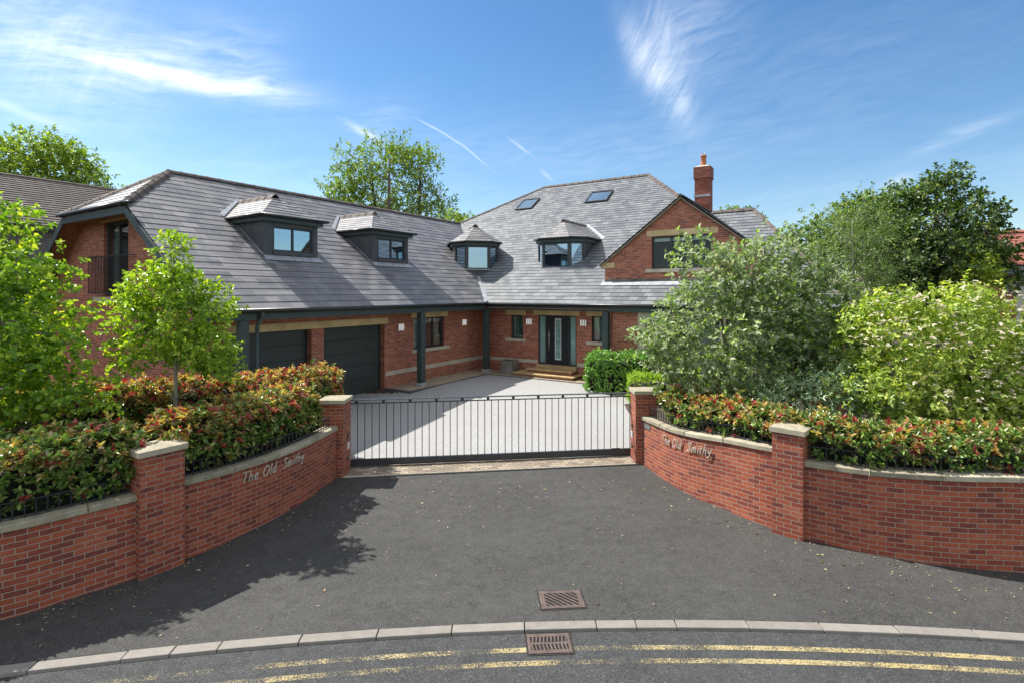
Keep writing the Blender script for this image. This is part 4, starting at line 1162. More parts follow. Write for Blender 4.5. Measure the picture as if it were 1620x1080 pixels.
# ---- garage doors
def garage(y0, y1):
    mb = MB(); n = 5; H = 2.32; x = -.95 - .24
    for k in range(n):
        za, zb = (0 if k else -.7) + H * k / n if k else -.7, H * (k + 1) / n - .008
        mb.box(x - .03, x, y0, y1, za, zb)
    g_ = mb.build('garage_door', M_garage, house, bevel=.004)
    mb = MB(); mb.box(x - .05, x - .035, y0, y1, -.7, H); mb.build('door_backing', M_hole, g_)
    mb = MB(); mb.box(x, x + .02, y0, y0 + .05, -.7, H); mb.box(x, x + .02, y1 - .05, y1, -.7, H); mb.build('door_frame', M_frame, g_)
garage(-10.83, -8.16); garage(-7.70, -5.07)

# ---- front door
mb = MB(); a0, a1, z0, z1 = D0; df0, df1 = -.11, -.03
for (p, q, r, s_) in ((a0, a0 + .05, z0, z1), (a1 - .05, a1, z0, z1), (2.40, 2.47, z0, z1 - .05), (3.50, 3.57, z0, z1 - .05)): mb.box(p, q, df0, df1, r, s_, Mf)
mb.box(a0 + .05, a1 - .05, df0, df1, z1 - .05, z1, Mf); mb.box(a0 + .05, 2.40, df0, df1 - .004, z0, z0 + .06, Mf); mb.box(3.57, a1 - .05, df0, df1 - .004, z0, z0 + .06, Mf)
fd = mb.build('front_door', M_frame, house, bevel=.004)
mb = MB(); mb.box(2.47, 2.84, -.10, -.045, z0 + .01, z1 - .05, Mf); mb.box(3.14, 3.50, -.10, -.045, z0 + .01, z1 - .05, Mf); mb.box(2.84, 3.14, -.10, -.045, z0 + .01, .66, Mf); mb.box(2.84, 3.14, -.10, -.045, 2.37, z1 - .05, Mf)
mb.build('door_leaf', M_door, fd, bevel=.003)
mb = MB(); mb.box(2.84, 3.14, -.075, -.065, .66, 2.37, Mf); mb.build('glass_strip', M_frostw, fd)
mb = MB()
mb.box(2.88, 3.10, -.065, -.06, .72, 2.31, Mf); mb.build('glass_panel', M_frost, fd)
mb = MB()
for k in range(6): z = .72 + 1.59 * (k + 1) / 7; mb.box(2.90, 3.08, -.06, -.057, z - .008, z + .008, Mf)
mb.build('glass_lines', M_door, fd)
mb = MB(); mb.box(a0 + .05, 2.40, -.08, -.07, z0 + .06, z1 - .05, Mf); mb.box(3.57, a1 - .05, -.08, -.07, z0 + .06, z1 - .05, Mf); mb.build('side_light', M_frost, fd)
mb = MB(); mb.tube([Mf(2.61, .03, .98), Mf(2.61, .03, 2.0)], .016, 10)
for z in (1.1, 1.88): mb.tube([Mf(2.61, .03, z), Mf(2.61, -.05, z)], .01, 8)
mb.build('handle', M_steel, fd, smooth=True)
stone('door_lintel', Mf, 1.83, 3.99, 2.505, 2.735, .012)
# steps
mb = MB(); mb.box(1.42, 4.15, -.12, .85, -.25, .115); mb.box(1.90, 3.92, .25, .85, .166, .265)
st = mb.build('front_steps', brick_mat('step_brick', [(0, (.20, .07, .04)), (1, (.40, .17, .10))], (.3, .25, .2)), house)
mb = MB(); mb.box(1.38, 4.19, -.16, .85, .117, .165); mb.box(1.86, 3.96, .21, .85, .267, .32); mb.box(2.02, 3.90, .72, .85, .32, .445); mb.build('tread', M_step, st, bevel=.008)
# wall lights
def wlight(M, a, z):
    mb = MB(); mb.box(a - .145, a + .145, -.01, .02, z - .11, z + .11, M); w = mb.build('wall_light', M_gutter, house)
    mb = MB()
    for k in (-1, 0, 1): mb.box(a + k * .10 - .022, a + k * .10 + .022, .022, .075, z - .12, z + .12, M)
    mb.build('light_tube', M_lamp, w, bevel=.004)
wlight(Mw, -4.27, 2.16); wlight(Mw, -.41, 2.16); wlight(Mf, 1.64, 2.21); wlight(Mf, 4.18, 2.23)

# terrace slabs and dark edging
mb = MB(); R3 = house.matrix_basis if False else None
tr = empty('terrace_root', (-1.09, 22.9, HG), HROT)
mb = MB(); mb.box(-.95, .22, -5.02, .85, -.2, .035); mb.box(.22, 5.7, -.30, .85, -.2, .034)
tag(mb.build('terrace', M_flag, loc=(-1.09, 22.9, HG)), kind='structure').rotation_euler = (0, 0, HROT)
mb = MB(); mb.box(.222, .30, -5.10, -.302, -.2, .02); mb.box(-.95, .222, -5.10, -5.022, -.2, .02); mb.box(.222, 5.7, -.38, -.302, -.2, .019)
tag(mb.build('terrace_edging', simple_mat('edging_setts', (.09, .09, .095), .85, var=.3, vscale=9), loc=(-1.09, 22.9, HG)), kind='structure').rotation_euler = (0, 0, HROT)
bpy.data.objects.remove(tr)

# planter
pl = empty('planter', tuple(Vector((-1.09, 22.9, HG + .035)) + Matrix.Rotation(HROT, 3, 'Z') @ Vector((1.0, .27, 0))), HROT)
tag(pl, 'square metal planter on the terrace left of the front steps', 'planter')
mb = MB(); w = .28
for (x0, x1, y0, y1) in ((-w, w, -w, -w + .02), (-w, w, w - .02, w), (-w, -w + .02, -w + .02, w - .02), (w - .02, w, -w + .02, w - .02)): mb.box(x0, x1, y0, y1, 0, .55)
mb.build('box', M_galv, pl, bevel=.006)
mb = MB(); mb.box(-w + .02, w - .02, -w + .02, w - .02, .3, .5); mb.build('soil', M_soil, pl)

# ------------------------------------------------------------------ neighbouring houses
nh = empty('neighbour_house', (-1.09, 22.9, HG), HROT)
tag(nh, 'neighbouring house at the left with a dark ribbed tile roof and grey brick wall', 'house')
mb = MB(); slate_roof(mb, [(-18.1, -22, 6.5), (-18.1, 14, 6.5), (-23.6, 14, 9.5), (-23.6, -22, 9.5)], .30, .05); mb.poly([(-29.1, -22, 6.5), (-29.1, 14, 6.5), (-23.6, 14, 9.5), (-23.6, -22, 9.5)])
mb.build('roof', M_ctile, nh)
mb = MB(); ridge_line(mb, (-23.6, -22, 9.55), (-23.6, 14, 9.55)); mb.build('ridge_tiles', M_ridge, nh)
mb = MB(); NW = (-4.4, -3.2, 4.9, 6.1)
wall_face(mb, [(-21.6, -.6), (13.6, -.6), (13.6, 6.45), (-21.6, 6.45)], [NW], Mx(-18.5), .1)
wall_face(mb, [(-28.7, -.6), (-18.5, -.6), (-18.5, 6.3), (-23.6, 9.3), (-28.7, 6.3)], [], My(-21.6))
wall_face(mb, [(-28.7, -.6), (-18.5, -.6), (-18.5, 6.3), (-23.6, 9.3), (-28.7, 6.3)], [], My(13.6))
mb.build('wall', M_nbrick, nh)
w = window(Mx(-18.5), *NW, mull=(-3.8,)); w.parent = nh; w.data.materials[0] = M_white
mb = MB(); mb.box(-18.3, -18.05, -22, 14, 6.32, 6.46); mb.build('fascia', M_gutter, nh)

# white house at far right
wh = empty('white_house', (33.4, 31.5, 1.0), R(-20))
tag(wh, 'white rendered house with a red tiled roof and arched window at the far right', 'house')
mb = MB(); mb.box(-3.3, 6, -.0, 7, -1.3, 4.05); mb.build('wall', simple_mat('white_render', (.66, .65, .63), .9, var=.06, bump=.2), wh)
mb = MB(); slate_roof(mb, [(-3.8, -.45, 4.0), (6, -.45, 4.0), (6, 3.2, 5.9), (-2.4, 3.2, 5.9)], .2, .02); slate_roof(mb, [(-3.8, -.45, 4.0), (-2.4, 3.2, 5.9), (-3.8, 7, 4.0)], .2, .02)
mb.build('slate_roof', M_slate_m, wh)
mb = MB(); mb.box(-3.85, 6, -.55, -.42, 3.9, 4.05); mb.build('gutter', simple_mat('brown_gutter', (.12, .05, .03), .6), wh)
mb = MB(); slate_roof(mb, [(-4.3, .7, 4.7), (6, .7, 4.7), (6, 3.4, 7.0), (-4.3, 3.4, 7.0)], .2, .02); slate_roof(mb, [(-4.3, 6.1, 4.7), (6, 6.1, 4.7), (6, 3.4, 7.0), (-4.3, 3.4, 7.0)], .2, .02); mb.build('tiled_roof', M_rtile, wh)
mb = MB(); ridge_line(mb, (-4.3, 3.4, 7.05), (6, 3.4, 7.05), w=.16, h=.12); mb.build('ridge_tiles', M_rtile, wh)
mb = MB()
for sy in (-1, 1): mb.beam((-4.36, 3.4 + sy * 3.4, 4.0), (-4.36, 3.4, 6.95), .1, .28)
mb.build('verge_board', M_white, wh)
mb = MB(); mb.box(-4.2, 6, 1.6, 5.2, -1.3, 5.2); mb.poly([(-4.2, 1.1, 4.9), (-4.2, 5.7, 4.9), (-4.2, 3.4, 6.85)]); mb.build('gable_wall', M_brick, wh)
mb = MB(); mb.box(-1.9, -.1, -.06, -.02, 1.4, 3.2); w = mb.build('window', M_room, wh)
mb = MB(); 
for (x0, x1, z0, z1) in ((-1.9, -.1, 3.12, 3.2), (-1.9, -.1, 1.4, 1.48), (-1.9, -1.82, 1.4, 3.2), (-.18, -.1, 1.4, 3.2), (-1.9, -.1, 2.35, 2.43)): mb.box(x0, x1, -.10, -.06, z0, z1)
mb.build('frame', M_white, w)
mb = MB(); mb.poly([(-1.82, -.08, 1.5), (-.18, -.08, 1.5), (-.18, -.08, 3.12), (-1.82, -.08, 3.12)]); mb.build('pane', M_glass_b, w)
mb = MB(); pts = [(-1.0 + 1.0 * math.cos(t), 3.2 + .35 * math.sin(t)) for t in np.linspace(math.pi, 0, 12)]
for a, b in zip(pts[:-1], pts[1:]): mb.beam((a[0], -.04, a[1]), (b[0], -.04, b[1]), .12, .12)
mb.build('arch', M_white, w)
# ------------------------------------------------------------------ planting
L_photg = leaf_mat('photinia_green', [(0, (0.064, 0.145, 0.033)), (.3, (0.120, 0.224, 0.044)), (.6, (0.217, 0.329, 0.072)), (.85, (0.324, 0.395, 0.100)), (1, (0.367, 0.265, 0.100))], trans=.22, rough=.3, spec=.6)
L_photb = leaf_mat('photinia_bronze', [(0, (.15, .09, .05)), (.35, (.28, .20, .09)), (.7, (.38, .33, .16)), (1, (.46, .36, .24))], trans=.25, rough=.3, spec=.6, tcol=(1.1, .9, .4))
L_photr = leaf_mat('photinia_red', [(0, (.22, .02, .03)), (.4, (.42, .06, .06)), (.7, (.52, .13, .11)), (1, (.55, .24, .20))], trans=.4, rough=.32, spec=.5, tcol=(1.1, .8, .5))
L_photy = leaf_mat('photinia_amber', [(0, (.55, .24, .10)), (.3, (.62, .42, .14)), (.6, (.55, .55, .16)), (.85, (.62, .52, .34)), (1, (.62, .34, .24))], trans=.4, rough=.32, spec=.5, tcol=(1.1, 1., .4))
L_pear = leaf_mat('pear_leaf', [(0, (0.118, 0.227, 0.021)), (.4, (0.238, 0.398, 0.037)), (.7, (0.432, 0.587, 0.059)), (.92, (0.691, 0.794, 0.105)), (1, (0.734, 0.491, 0.105))], trans=.42, rough=.3, spec=.6, tcol=(1.15, 1.2, .35))
L_hazel = leaf_mat('lime_leaf', [(0, (0.083, 0.182, 0.021)), (.4, (0.187, 0.346, 0.036)), (.7, (0.395, 0.564, 0.057)), (1, (0.790, 0.800, 0.100))], trans=.45, rough=.4, tcol=(1.15, 1.2, .35))
L_beam = leaf_mat('whitebeam_leaf', [(0, (.10, .145, .075)), (.4, (.24, .30, .16)), (.7, (.42, .48, .30)), (1, (.66, .70, .56))], trans=.5, rough=.4, spec=.5, tcol=(1.05, 1.15, .75))
L_beamy = leaf_mat('whitebeam_young', [(0, (0.218, 0.343, 0.062)), (1, (0.468, 0.593, 0.140))], trans=.45, rough=.4)
L_corn = leaf_mat('dogwood_leaf', [(0, (0.141, 0.240, 0.039)), (.35, (0.282, 0.404, 0.066)), (.7, (0.518, 0.614, 0.131)), (1, (0.800, 0.784, 0.236))], trans=.38, rough=.36, spec=.5, tcol=(1.15, 1.2, .35))
L_bract = leaf_mat('dogwood_bract', [(0, (.60, .52, .38)), (.6, (.72, .68, .55)), (1, (.74, .66, .58))], trans=.3, rough=.6, tcol=(1, 1, .85))
L_vari = leaf_mat('variegated_leaf', [(0, (0.140, 0.246, 0.120)), (.5, (0.298, 0.454, 0.239)), (.8, (0.635, 0.756, 0.494)), (1, (0.800, 0.800, 0.720))], trans=.2, rough=.4, tcol=(1, 1.1, .7))
L_brown = leaf_mat('spent_flower', [(0, (.14, .08, .05)), (1, (.30, .20, .13))], trans=.1, rough=.8, tcol=(1, .9, .7))
L_laurel = leaf_mat('laurel_leaf', [(0, (0.088, 0.204, 0.041)), (.4, (0.176, 0.355, 0.064)), (.8, (0.353, 0.601, 0.118)), (1, (0.647, 0.800, 0.206))], trans=.22, rough=.27, spec=.65)
L_box = leaf_mat('box_leaf', [(0, (0.196, 0.323, 0.030)), (.5, (0.374, 0.545, 0.042)), (1, (0.614, 0.767, 0.073))], trans=.3, rough=.4)
L_dark = leaf_mat('sycamore_leaf', [(0, (0.027, 0.057, 0.017)), (.4, (0.053, 0.102, 0.026)), (.75, (0.098, 0.165, 0.043)), (1, (0.225, 0.285, 0.083))], trans=.25, rough=.4)
L_mid = leaf_mat('ash_leaf', [(0, (0.090, 0.142, 0.027)), (.4, (0.170, 0.247, 0.044)), (.8, (0.300, 0.380, 0.070)), (1, (0.440, 0.494, 0.120))], trans=.4, rough=.45)
L_birch = leaf_mat('birch_leaf', [(0, (0.095, 0.160, 0.039)), (.5, (0.181, 0.265, 0.075)), (1, (0.319, 0.404, 0.128))], trans=.35, rough=.45)
L_yel = leaf_mat('yellow_green_leaf', [(0, (0.162, 0.234, 0.025)), (.5, (0.306, 0.396, 0.046)), (1, (0.540, 0.612, 0.090))], trans=.4, rough=.45)
M_inner = simple_mat('hedge_dark_core', (.018, .020, .010), .95, var=.5, vscale=12)
M_bark_p = simple_mat('pale_bark', (.26, .25, .20), .85, var=.4, vscale=9, bump=.5)

def hedge(path, width, z0, z1, side, label, cat='hedge', mats=None, dens=150, L=.098, W=.044, n=9, group=None, name='photinia_hedge', topred=1., lump=.08, wallside=1, rail=0.):
    """clipped hedge following a ground path; side=+1 grows away from the street"""
    C = catmull([(p[0], p[1], p[2] if len(p) > 2 else z1) for p in path], .2); N = normals(C)
    s = np.concatenate([[0], np.cumsum([np.linalg.norm(C[i + 1][:2] - C[i][:2]) for i in range(len(C) - 1)])])
    base = np.array([C[0][0], C[0][1], z0]); root = empty(name, tuple(base)); tag(root, label, cat, group)
    C3 = np.array(C); N2 = np.array(N)
    def P(q, t):      # t: 0 front .. 1 back
        c = np.stack([np.interp(q, s, C3[:, i]) for i in range(3)], -1); n_ = np.stack([np.interp(q, s, N2[:, i]) for i in range(2)], -1)
        return c, n_
    # solid dark core, its colour stands in for shade inside the hedge
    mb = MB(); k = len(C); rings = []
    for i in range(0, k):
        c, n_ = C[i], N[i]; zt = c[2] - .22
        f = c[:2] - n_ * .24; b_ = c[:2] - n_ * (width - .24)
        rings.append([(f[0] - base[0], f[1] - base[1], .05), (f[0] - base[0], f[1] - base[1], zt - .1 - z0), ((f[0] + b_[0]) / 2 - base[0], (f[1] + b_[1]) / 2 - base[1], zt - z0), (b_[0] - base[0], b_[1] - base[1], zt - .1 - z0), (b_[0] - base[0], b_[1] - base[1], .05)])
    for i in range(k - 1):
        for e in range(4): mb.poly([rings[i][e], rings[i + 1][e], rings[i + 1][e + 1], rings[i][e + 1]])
    mb.poly(rings[0]); mb.poly(rings[-1][::-1]); mb.v = [(x + math.sin(x * 31 + z * 17) * .05, y + math.sin(y * 29 + z * 23) * .05, z + math.sin(x * 19 + y * 27) * .05) for x, y, z in mb.v]; mb.build('dark_core', M_inner, root)
    H = z1 - z0; Lp = s[-1]; per = H * 2 + width; A = Lp * per + 2 * H * width; ns = int(A * dens)
    # surface points
    u = rng.uniform(0, Lp, ns); a = rng.uniform(0, per, ns)
    c, n_ = P(u, 0); zt = c[:, 2]; hh = zt - z0
    front = a < H; top = (a >= H) & (a < H + width); back = ~front & ~top
    t = np.where(front, 0, np.where(top, (a - H) / width, 1)); z = np.where(front, a / H, np.where(top, 1, 1 - (a - H - width) / H))
    ends = rng.uniform(size=ns) < (2 * H * width / A)
    u = np.where(ends, np.where(rng.uniform(size=ns) < .5, 0, Lp), u); t = np.where(ends, rng.uniform(size=ns), t); z = np.where(ends, rng.uniform(size=ns), z)
    c, n_ = P(u, 0); zt = c[:, 2]
    e = np.zeros(ns); 
    tw = 1 - .35 * np.clip(z - .85, 0, 1) * 2
    pos = np.stack([c[:, 0] - n_[:, 0] * width * t, c[:, 1] - n_[:, 1] * width * t, z0 + z * (zt - z0)], 1)
    nrm = np.stack([n_[:, 0] * (1 - 2 * t), n_[:, 1] * (1 - 2 * t), np.where(top & ~ends, 1., .25)], 1)
    nrm = np.where((top & ~ends)[:, None], np.stack([n_[:, 0] * (1 - 2 * t) * .5, n_[:, 1] * (1 - 2 * t) * .5, np.ones(ns)], 1), nrm)
    T = np.stack([-n_[:, 1], n_[:, 0], 0 * t], 1); nrm = np.where(ends[:, None], np.where((u > 0)[:, None], T, -T) + np.array([[0, 0, .3]]), nrm)
    nrm = unit(nrm)
    # rounded shoulders and uneven clipping
    sh = np.clip((z - .86) / .14, 0, 1); edge = np.abs(t - .5) * 2
    pos[:, 2] -= .10 * sh * np.clip((edge - .6) / .4, 0, 1) ** 2
    wob = np.sin(u * 2.3 + t * 3) * .5 + np.sin(u * 5.1 + 1.7 + z * 4) * .3 + np.sin(u * 11 + t * 7 + z * 9) * .2
    pos += nrm * (wob * lump + rng.uniform(-.10, .04, ns))[:, None]
    tall = (rng.uniform(size=ns) < .05) & top; pos[:, 2] += np.where(tall, rng.uniform(.03, .16, ns), 0)
    below = np.clip((1.30 - pos[:, 2]) / .12, 0, 1) * np.clip(1 - t * 3, 0, 1) * (wallside if z1 < 2.06 else 0)
    pos[:, :2] -= n_ * (below * .26)[:, None]
    pos -= base
    ax = unit(nrm + np.array([[0, 0, .55]]) + rng.normal(size=pos.shape) * .35)
    if rail:      # the clipped front thins out behind the railings
        zz_ = pos[:, 2] + z0
        gap = front & (zz_ < rail + .10 * np.sin(u * 4.3) + .07 * np.sin(u * 11.)) & (rng.uniform(size=ns) < .72)
        k_ = ~gap; pos, ax, z, t, u, top = pos[k_], ax[k_], z[k_], t[k_], u[k_], top[k_]; ns = len(pos)
    lf = sprigs(pos, ax, n, L, W, stem=.05, spread=(.35, 1.25))
    if mats is None:
        zz = np.repeat(z, n); tp = np.repeat(top | (z > .82), n); r = np.repeat(rng.uniform(size=ns), n); r2 = rng.uniform(size=len(r))
        k_in = np.tile(np.arange(n), ns) / max(1, n - 1)
        clus = np.repeat((np.sin(u * 3.7 + 2) + np.sin(u * 9.1 + t * 5 + z * 6)) * .25 + .5, n)
        pr = np.where(tp, .14 * topred + .14 * clus * topred, .07 * (.4 + .6 * topred) * (zz + .3)); red = (r < pr) & (k_in > .35)
        pa = np.where(tp, np.minimum(.52, .44 * topred ** 1.5), .03); amb = ~red & (r < pr + pa) & (k_in > .2)
        bro = ~red & ~amb & (r2 < np.where(tp, .34, .12) * (.35 + .65 * topred))
        gre = ~red & ~amb & ~bro
        sets = [(tuple(x[q] for x in lf), m_) for q, m_ in ((gre, L_photg), (red, L_photr), (amb, L_photy), (bro, L_photb)) if q.any()]
    else:
        r = rng.choice(len(mats), len(lf[0]), p=[w for _, w in mats])
        sets = [(tuple(x[r == i] for x in lf), m_) for i, (m_, _) in enumerate(mats) if (r == i).any()]
    foliage_obj('foliage', sets, root)
    return root
def inset(P, d):
    C = catmull([(p[0], p[1], 0) for p in P], .5); N = normals(C)
    return [(c[0] - n[0] * d, c[1] - n[1] * d) for c, n in zip(C, N)]
hedge([(x, y, 1.97) for x, y in inset(LW0, .15)[2:]], 1.05, .45, 2.03, 1, 'bronze green photinia hedge behind the railings left of the left wall pillar', topred=.5, rail=1.36)
hedge([(x, y, 2.02) for x, y in inset(LW1, .15)[:-1]], .95, .45, 2.02, 1, 'red tipped photinia hedge above the left name lettering', topred=.95, rail=1.34)
hedge([(-9.6, 9.9, 2.0), (-7.4, 10.95, 2.05), (-5.6, 11.75, 2.1), (-4.05, 12.35, 2.12)], .85, .1, 2.1, 1, 'orange tipped rear photinia hedge in front of the garage doors', topred=1.35)
hedge([(x, y, 1.80) for x, y in inset(RW1, .15)[1:]], .95, .45, 1.8, 1, 'green and red photinia hedge above the right name lettering and letter box', topred=.75, rail=1.48)
hedge([(x, y, 1.80) for x, y in inset(RW0, .15)[:-1]], 1.0, .45, 1.8, 1, 'dark green photinia hedge with red shoots at the far right, under the flowering dogwood', topred=.42, rail=1.42)
hedge([(2.62, 18.75, 1.72), (3.4, 18.45, 1.80), (4.9, 18.2, 1.82)], 1.35, .5, 1.8, 1, 'glossy green laurel hedge with rounded top right of the front steps', mats=[(L_laurel, 1.)], dens=130, L=.09, W=.042, n=7, name='laurel_hedge', lump=.10, wallside=0)
hedge([(3.78, 17.0, 1.30), (4.6, 16.85, 1.33), (6.1, 16.6, 1.38)], .95, .45, 1.33, 1, 'low clipped yellow green box hedge in front of the laurel', mats=[(L_box, 1.)], dens=230, L=.04, W=.02, n=7, name='box_hedge', lump=.06, wallside=0)

# small trees near the wall
def B(px, py, Y, rx, ry, rz): return ((px - 810) / 837 * Y, Y, 4 - (py - 463) / 837 * Y, rx, ry, rz)
tree('pear_tree', (-6.2, 9.65, .45), [(-6.3, 9.65, 3.6, .72, .7, .80), (-6.1, 9.6, 4.45, .30, .32, .58), (-6.85, 9.7, 2.95, .42, .4, .34), (-5.55, 9.5, 3.05, .42, .4, .42), (-5.40, 9.5, 3.75, .36, .35, .38), (-7.0, 9.7, 3.55, .32, .3, .34), (-6.15, 9.6, 2.85, .35, .35, .25), (-5.2, 9.5, 2.75, .25, .25, .25), (-6.7, 9.6, 4.2, .25, .25, .3)], .05, (-6.1, 9.65, 4.75),
     [(L_pear, 1.)], 'small pear tree with bright glossy green leaves standing between the two left hedges', 'tree', n_clump=330, per=30, L=.078, W=.055, clump_r=.08, limbs=16, bark=M_bark_p, shell=.5)
tree('lime_tree', (-8.7, 8.8, .45), [(-9.0, 8.8, 3.2, 1.35, 1.2, 1.55), (-8.05, 8.6, 4.35, .55, .6, .55), (-8.6, 8.7, 4.9, .5, .5, .75), (-7.6, 8.5, 3.6, .60, .6, .5), (-7.35, 8.5, 2.65, .55, .6, .45), (-7.1, 8.5, 3.05, .32, .4, .3), (-8.2, 8.3, 2.4, .8, .7, .5), (-9.6, 8.6, 4.4, .8, .8, .9), (-6.95, 8.6, 2.3, .4, .4, .3)], .08, (-8.6, 8.8, 5.1),
     [(L_hazel, 1.)], 'large leafy lime green tree at the left edge behind the far left hedge', 'tree', n_clump=460, per=30, L=.088, W=.076, clump_r=.15, limbs=14, bark=M_bark, shell=.55, spread=(.6, 1.5))
tree('whitebeam_tree', (5.35, 12.3, .45), [(5.0, 12.1, 3.0, 1.75, 1.4, 1.35), (4.5, 12.0, 4.25, .85, .8, .8), (5.6, 12.1, 4.2, 1.25, 1.0, .85), (6.4, 12.2, 3.3, 1.15, 1.0, 1.1), (7.0, 12.2, 2.6, 1.1, 1.0, 1.0), (7.0, 12.2, 3.6, .95, .8, 1.0), (3.55, 12.2, 3.0, .65, .7, .5), (3.6, 12.1, 2.35, .5, .5, .4), (4.15, 11.9, 2.3, .9, .8, .6), (4.1, 12.0, 4.85, .35, .4, .45), (6.0, 12.0, 4.95, .5, .5, .45), (6.75, 12.2, 4.4, .5, .5, .5), (5.6, 11.8, 2.2, 1.2, .8, .5)], .075, (5.3, 12.2, 5.0),
     [(L_beam, .82), (L_beamy, .18)], 'broad silvery green whitebeam tree beside the gate in front of the right gable', 'tree', n_clump=740, per=30, L=.112, W=.07, clump_r=.14, limbs=16, stems=3, bark=M_bark_p, shell=.5)
tree('dogwood_tree', (8.75, 10.6, .45), [(8.7, 10.6, 2.55, 1.75, 1.3, 1.35), (7.5, 10.5, 3.2, .85, .8, .7), (9.9, 10.6, 2.7, 1.2, 1.0, .85), (8.6, 10.3, 3.7, .7, .7, .4), (7.1, 10.3, 2.2, .75, .7, .55), (8.2, 10.0, 1.9, 1.2, .8, .5), (9.6, 9.9, 2.1, 1.3, .8, .8), (10.5, 10.3, 2.3, 1.0, 1.0, .95), (7.35, 10.4, 3.75, .45, .45, .25), (8.95, 10.4, 3.8, .4, .4, .35)], .07, (8.8, 10.6, 3.5),
     [(L_corn, 1.)], 'wide yellow green flowering dogwood with cream flowers at the right edge', 'tree', n_clump=900, per=30, L=.094, W=.052, clump_r=.12, limbs=16, stems=3, bark=M_bark, droop=.14, shell=.6, spread=(.7, 1.7))
dog = [o for o in bpy.data.objects if o.name == 'dogwood_tree'][0]
bl = np.array([(8.7, 10.35, 2.75, 1.8, 1.2, 1.3), (7.5, 10.2, 3.0, .9, .85, .9), (9.9, 10.2, 2.6, 1.2, 1.0, .95), (8.6, 9.8, 2.0, 1.5, .7, .6), (9.8, 9.6, 2.2, 1.2, .7, .8)]) ; n = 620
ix = rng.choice(5, n, p=[.3, .15, .2, .17, .18]); d = rand_dirs(n); d[:, 2] = np.abs(d[:, 2]) * 1.0; d[:, 1] = -np.abs(d[:, 1]); d = unit(d)
pos = bl[ix][:, :3] + d * bl[ix][:, 3:6] * rng.uniform(1.02, 1.16, n)[:, None] - np.array(dog.location)
foliage_obj('flowers', [(tuple(sprigs(pos, unit(np.tile([0, -.15, 1.], (n, 1)) + rng.normal(size=(n, 3)) * .3), 4, .052, .044, stem=0, spread=(1.35, 1.5), jitter=.05)), L_bract)], dog)
# variegated shrubs behind the right hedge
tree('variegated_shrub', (6.2, 10.75, .45), [(6.1, 10.7, 1.75, .85, .6, .62), (7.0, 10.6, 1.8, .6, .5, .55), (5.2, 10.9, 1.65, .6, .5, .5), (6.5, 10.6, 2.2, .45, .4, .35)], .04, (6.2, 10.7, 2.2),
     [(L_vari, 1.)], 'grey green variegated shrub below the whitebeam behind the right wall pillar', 'shrub', n_clump=330, per=24, L=.06, W=.026, clump_r=.09, limbs=12, stems=3)
tree('dark_shrub', (7.4, 13.5, .45), [(7.2, 13.6, 2.2, 1.2, .8, 1.2), (8.4, 14.2, 2.4, 1.2, .9, 1.2), (6.0, 14.2, 1.6, 1.0, .9, .8)], .05, (7.3, 13.6, 2.8),
     [(L_mid, .6), (L_laurel, .4)], 'dark green shrub seen through the gap between the whitebeam and the dogwood', 'shrub', n_clump=300, per=24, L=.10, W=.05, clump_r=.16, limbs=10, stems=3)
tree('flowering_shrub', (4.05, 11.6, .45), [(4.1, 11.6, 1.75, .45, .35, .45), (4.55, 11.1, 1.8, .4, .3, .35)], .03, (4.1, 11.6, 2.0),
     [(L_brown, .6), (L_photg, .4)], 'shrub with faded brown flower heads just behind the hedge beside the letter box', 'shrub', n_clump=70, per=18, L=.05, W=.022, clump_r=.07, limbs=8, stems=2)

# background trees
tree('ash_tree', (-9.5, 46, -.1), [B(600, 275, 46, 3.6, 3, 3.0), B(555, 290, 46, 2.2, 2, 2.2), B(648, 268, 46, 2.4, 2, 2.2), B(545, 320, 46, 1.8, 2, 2.0), B(665, 315, 46, 2.0, 2, 1.9), B(695, 340, 46, 1.5, 2, 1.1), B(560, 250, 46, 1.2, 1.2, 1.1), B(600, 340, 46, 4.2, 3, 1.6), B(535, 350, 46, 1.2, 1.2, 1.1), B(672, 250, 46, .9, 1, .9)], .38, (-10.5, 46, 15.0),
     [(L_mid, .8), (L_yel, .2)], 'tall airy ash tree with visible branches rising behind the garage wing ridge', 'tree', n_clump=470, per=24, L=.34, W=.15, clump_r=.42, limbs=26, hexa=False, shell=.35, stems=3, stem=.4)
tree('maple_tree', (-37, 44, -.1), [B(60, 262, 44, 4.2, 3, 2.4), B(10, 270, 44, 3.4, 3, 2.8), B(115, 285, 44, 2.6, 2, 1.5), B(85, 250, 44, 2.2, 2, 1.2), B(145, 298, 44, 1.6, 1.6, .9), B(60, 330, 44, 5, 3, 2.2)], .35, (-38, 44, 14),
     [(L_mid, .4), (L_yel, .6)], 'yellow green maple tree rising behind the neighbouring roof at the left', 'tree', n_clump=560, per=24, L=.34, W=.2, clump_r=.5, limbs=16, hexa=False, shell=.6, stem=.3)
tree('sycamore_tree', (26.0, 33, -.1), [B(1465, 375, 33, 4.2, 3.5, 3.4), B(1490, 315, 33, 1.7, 1.6, 1.5), B(1503, 288, 33, .75, .8, .75), B(1425, 335, 33, 1.5, 1.5, 1.2), B(1543, 395, 33, 1.6, 1.6, 1.6), B(1540, 345, 33, 1.2, 1.3, .8), B(1400, 400, 33, 2, 2, 2.4), B(1400, 345, 33, 1.3, 1.3, 1.1), B(1480, 430, 32.5, 4.2, 3, 2.6), B(1455, 308, 33, .6, .8, .6), B(1440, 420, 32, 3.2, 3, 3)], .4, (26.6, 33, 10.4),
     [(L_dark, .8), (L_mid, .2)], 'large dark green sycamore tree behind the dogwood at the right', 'tree', n_clump=900, per=30, L=.24, W=.18, clump_r=.30, limbs=22, hexa=False, shell=.62, stem=.25)
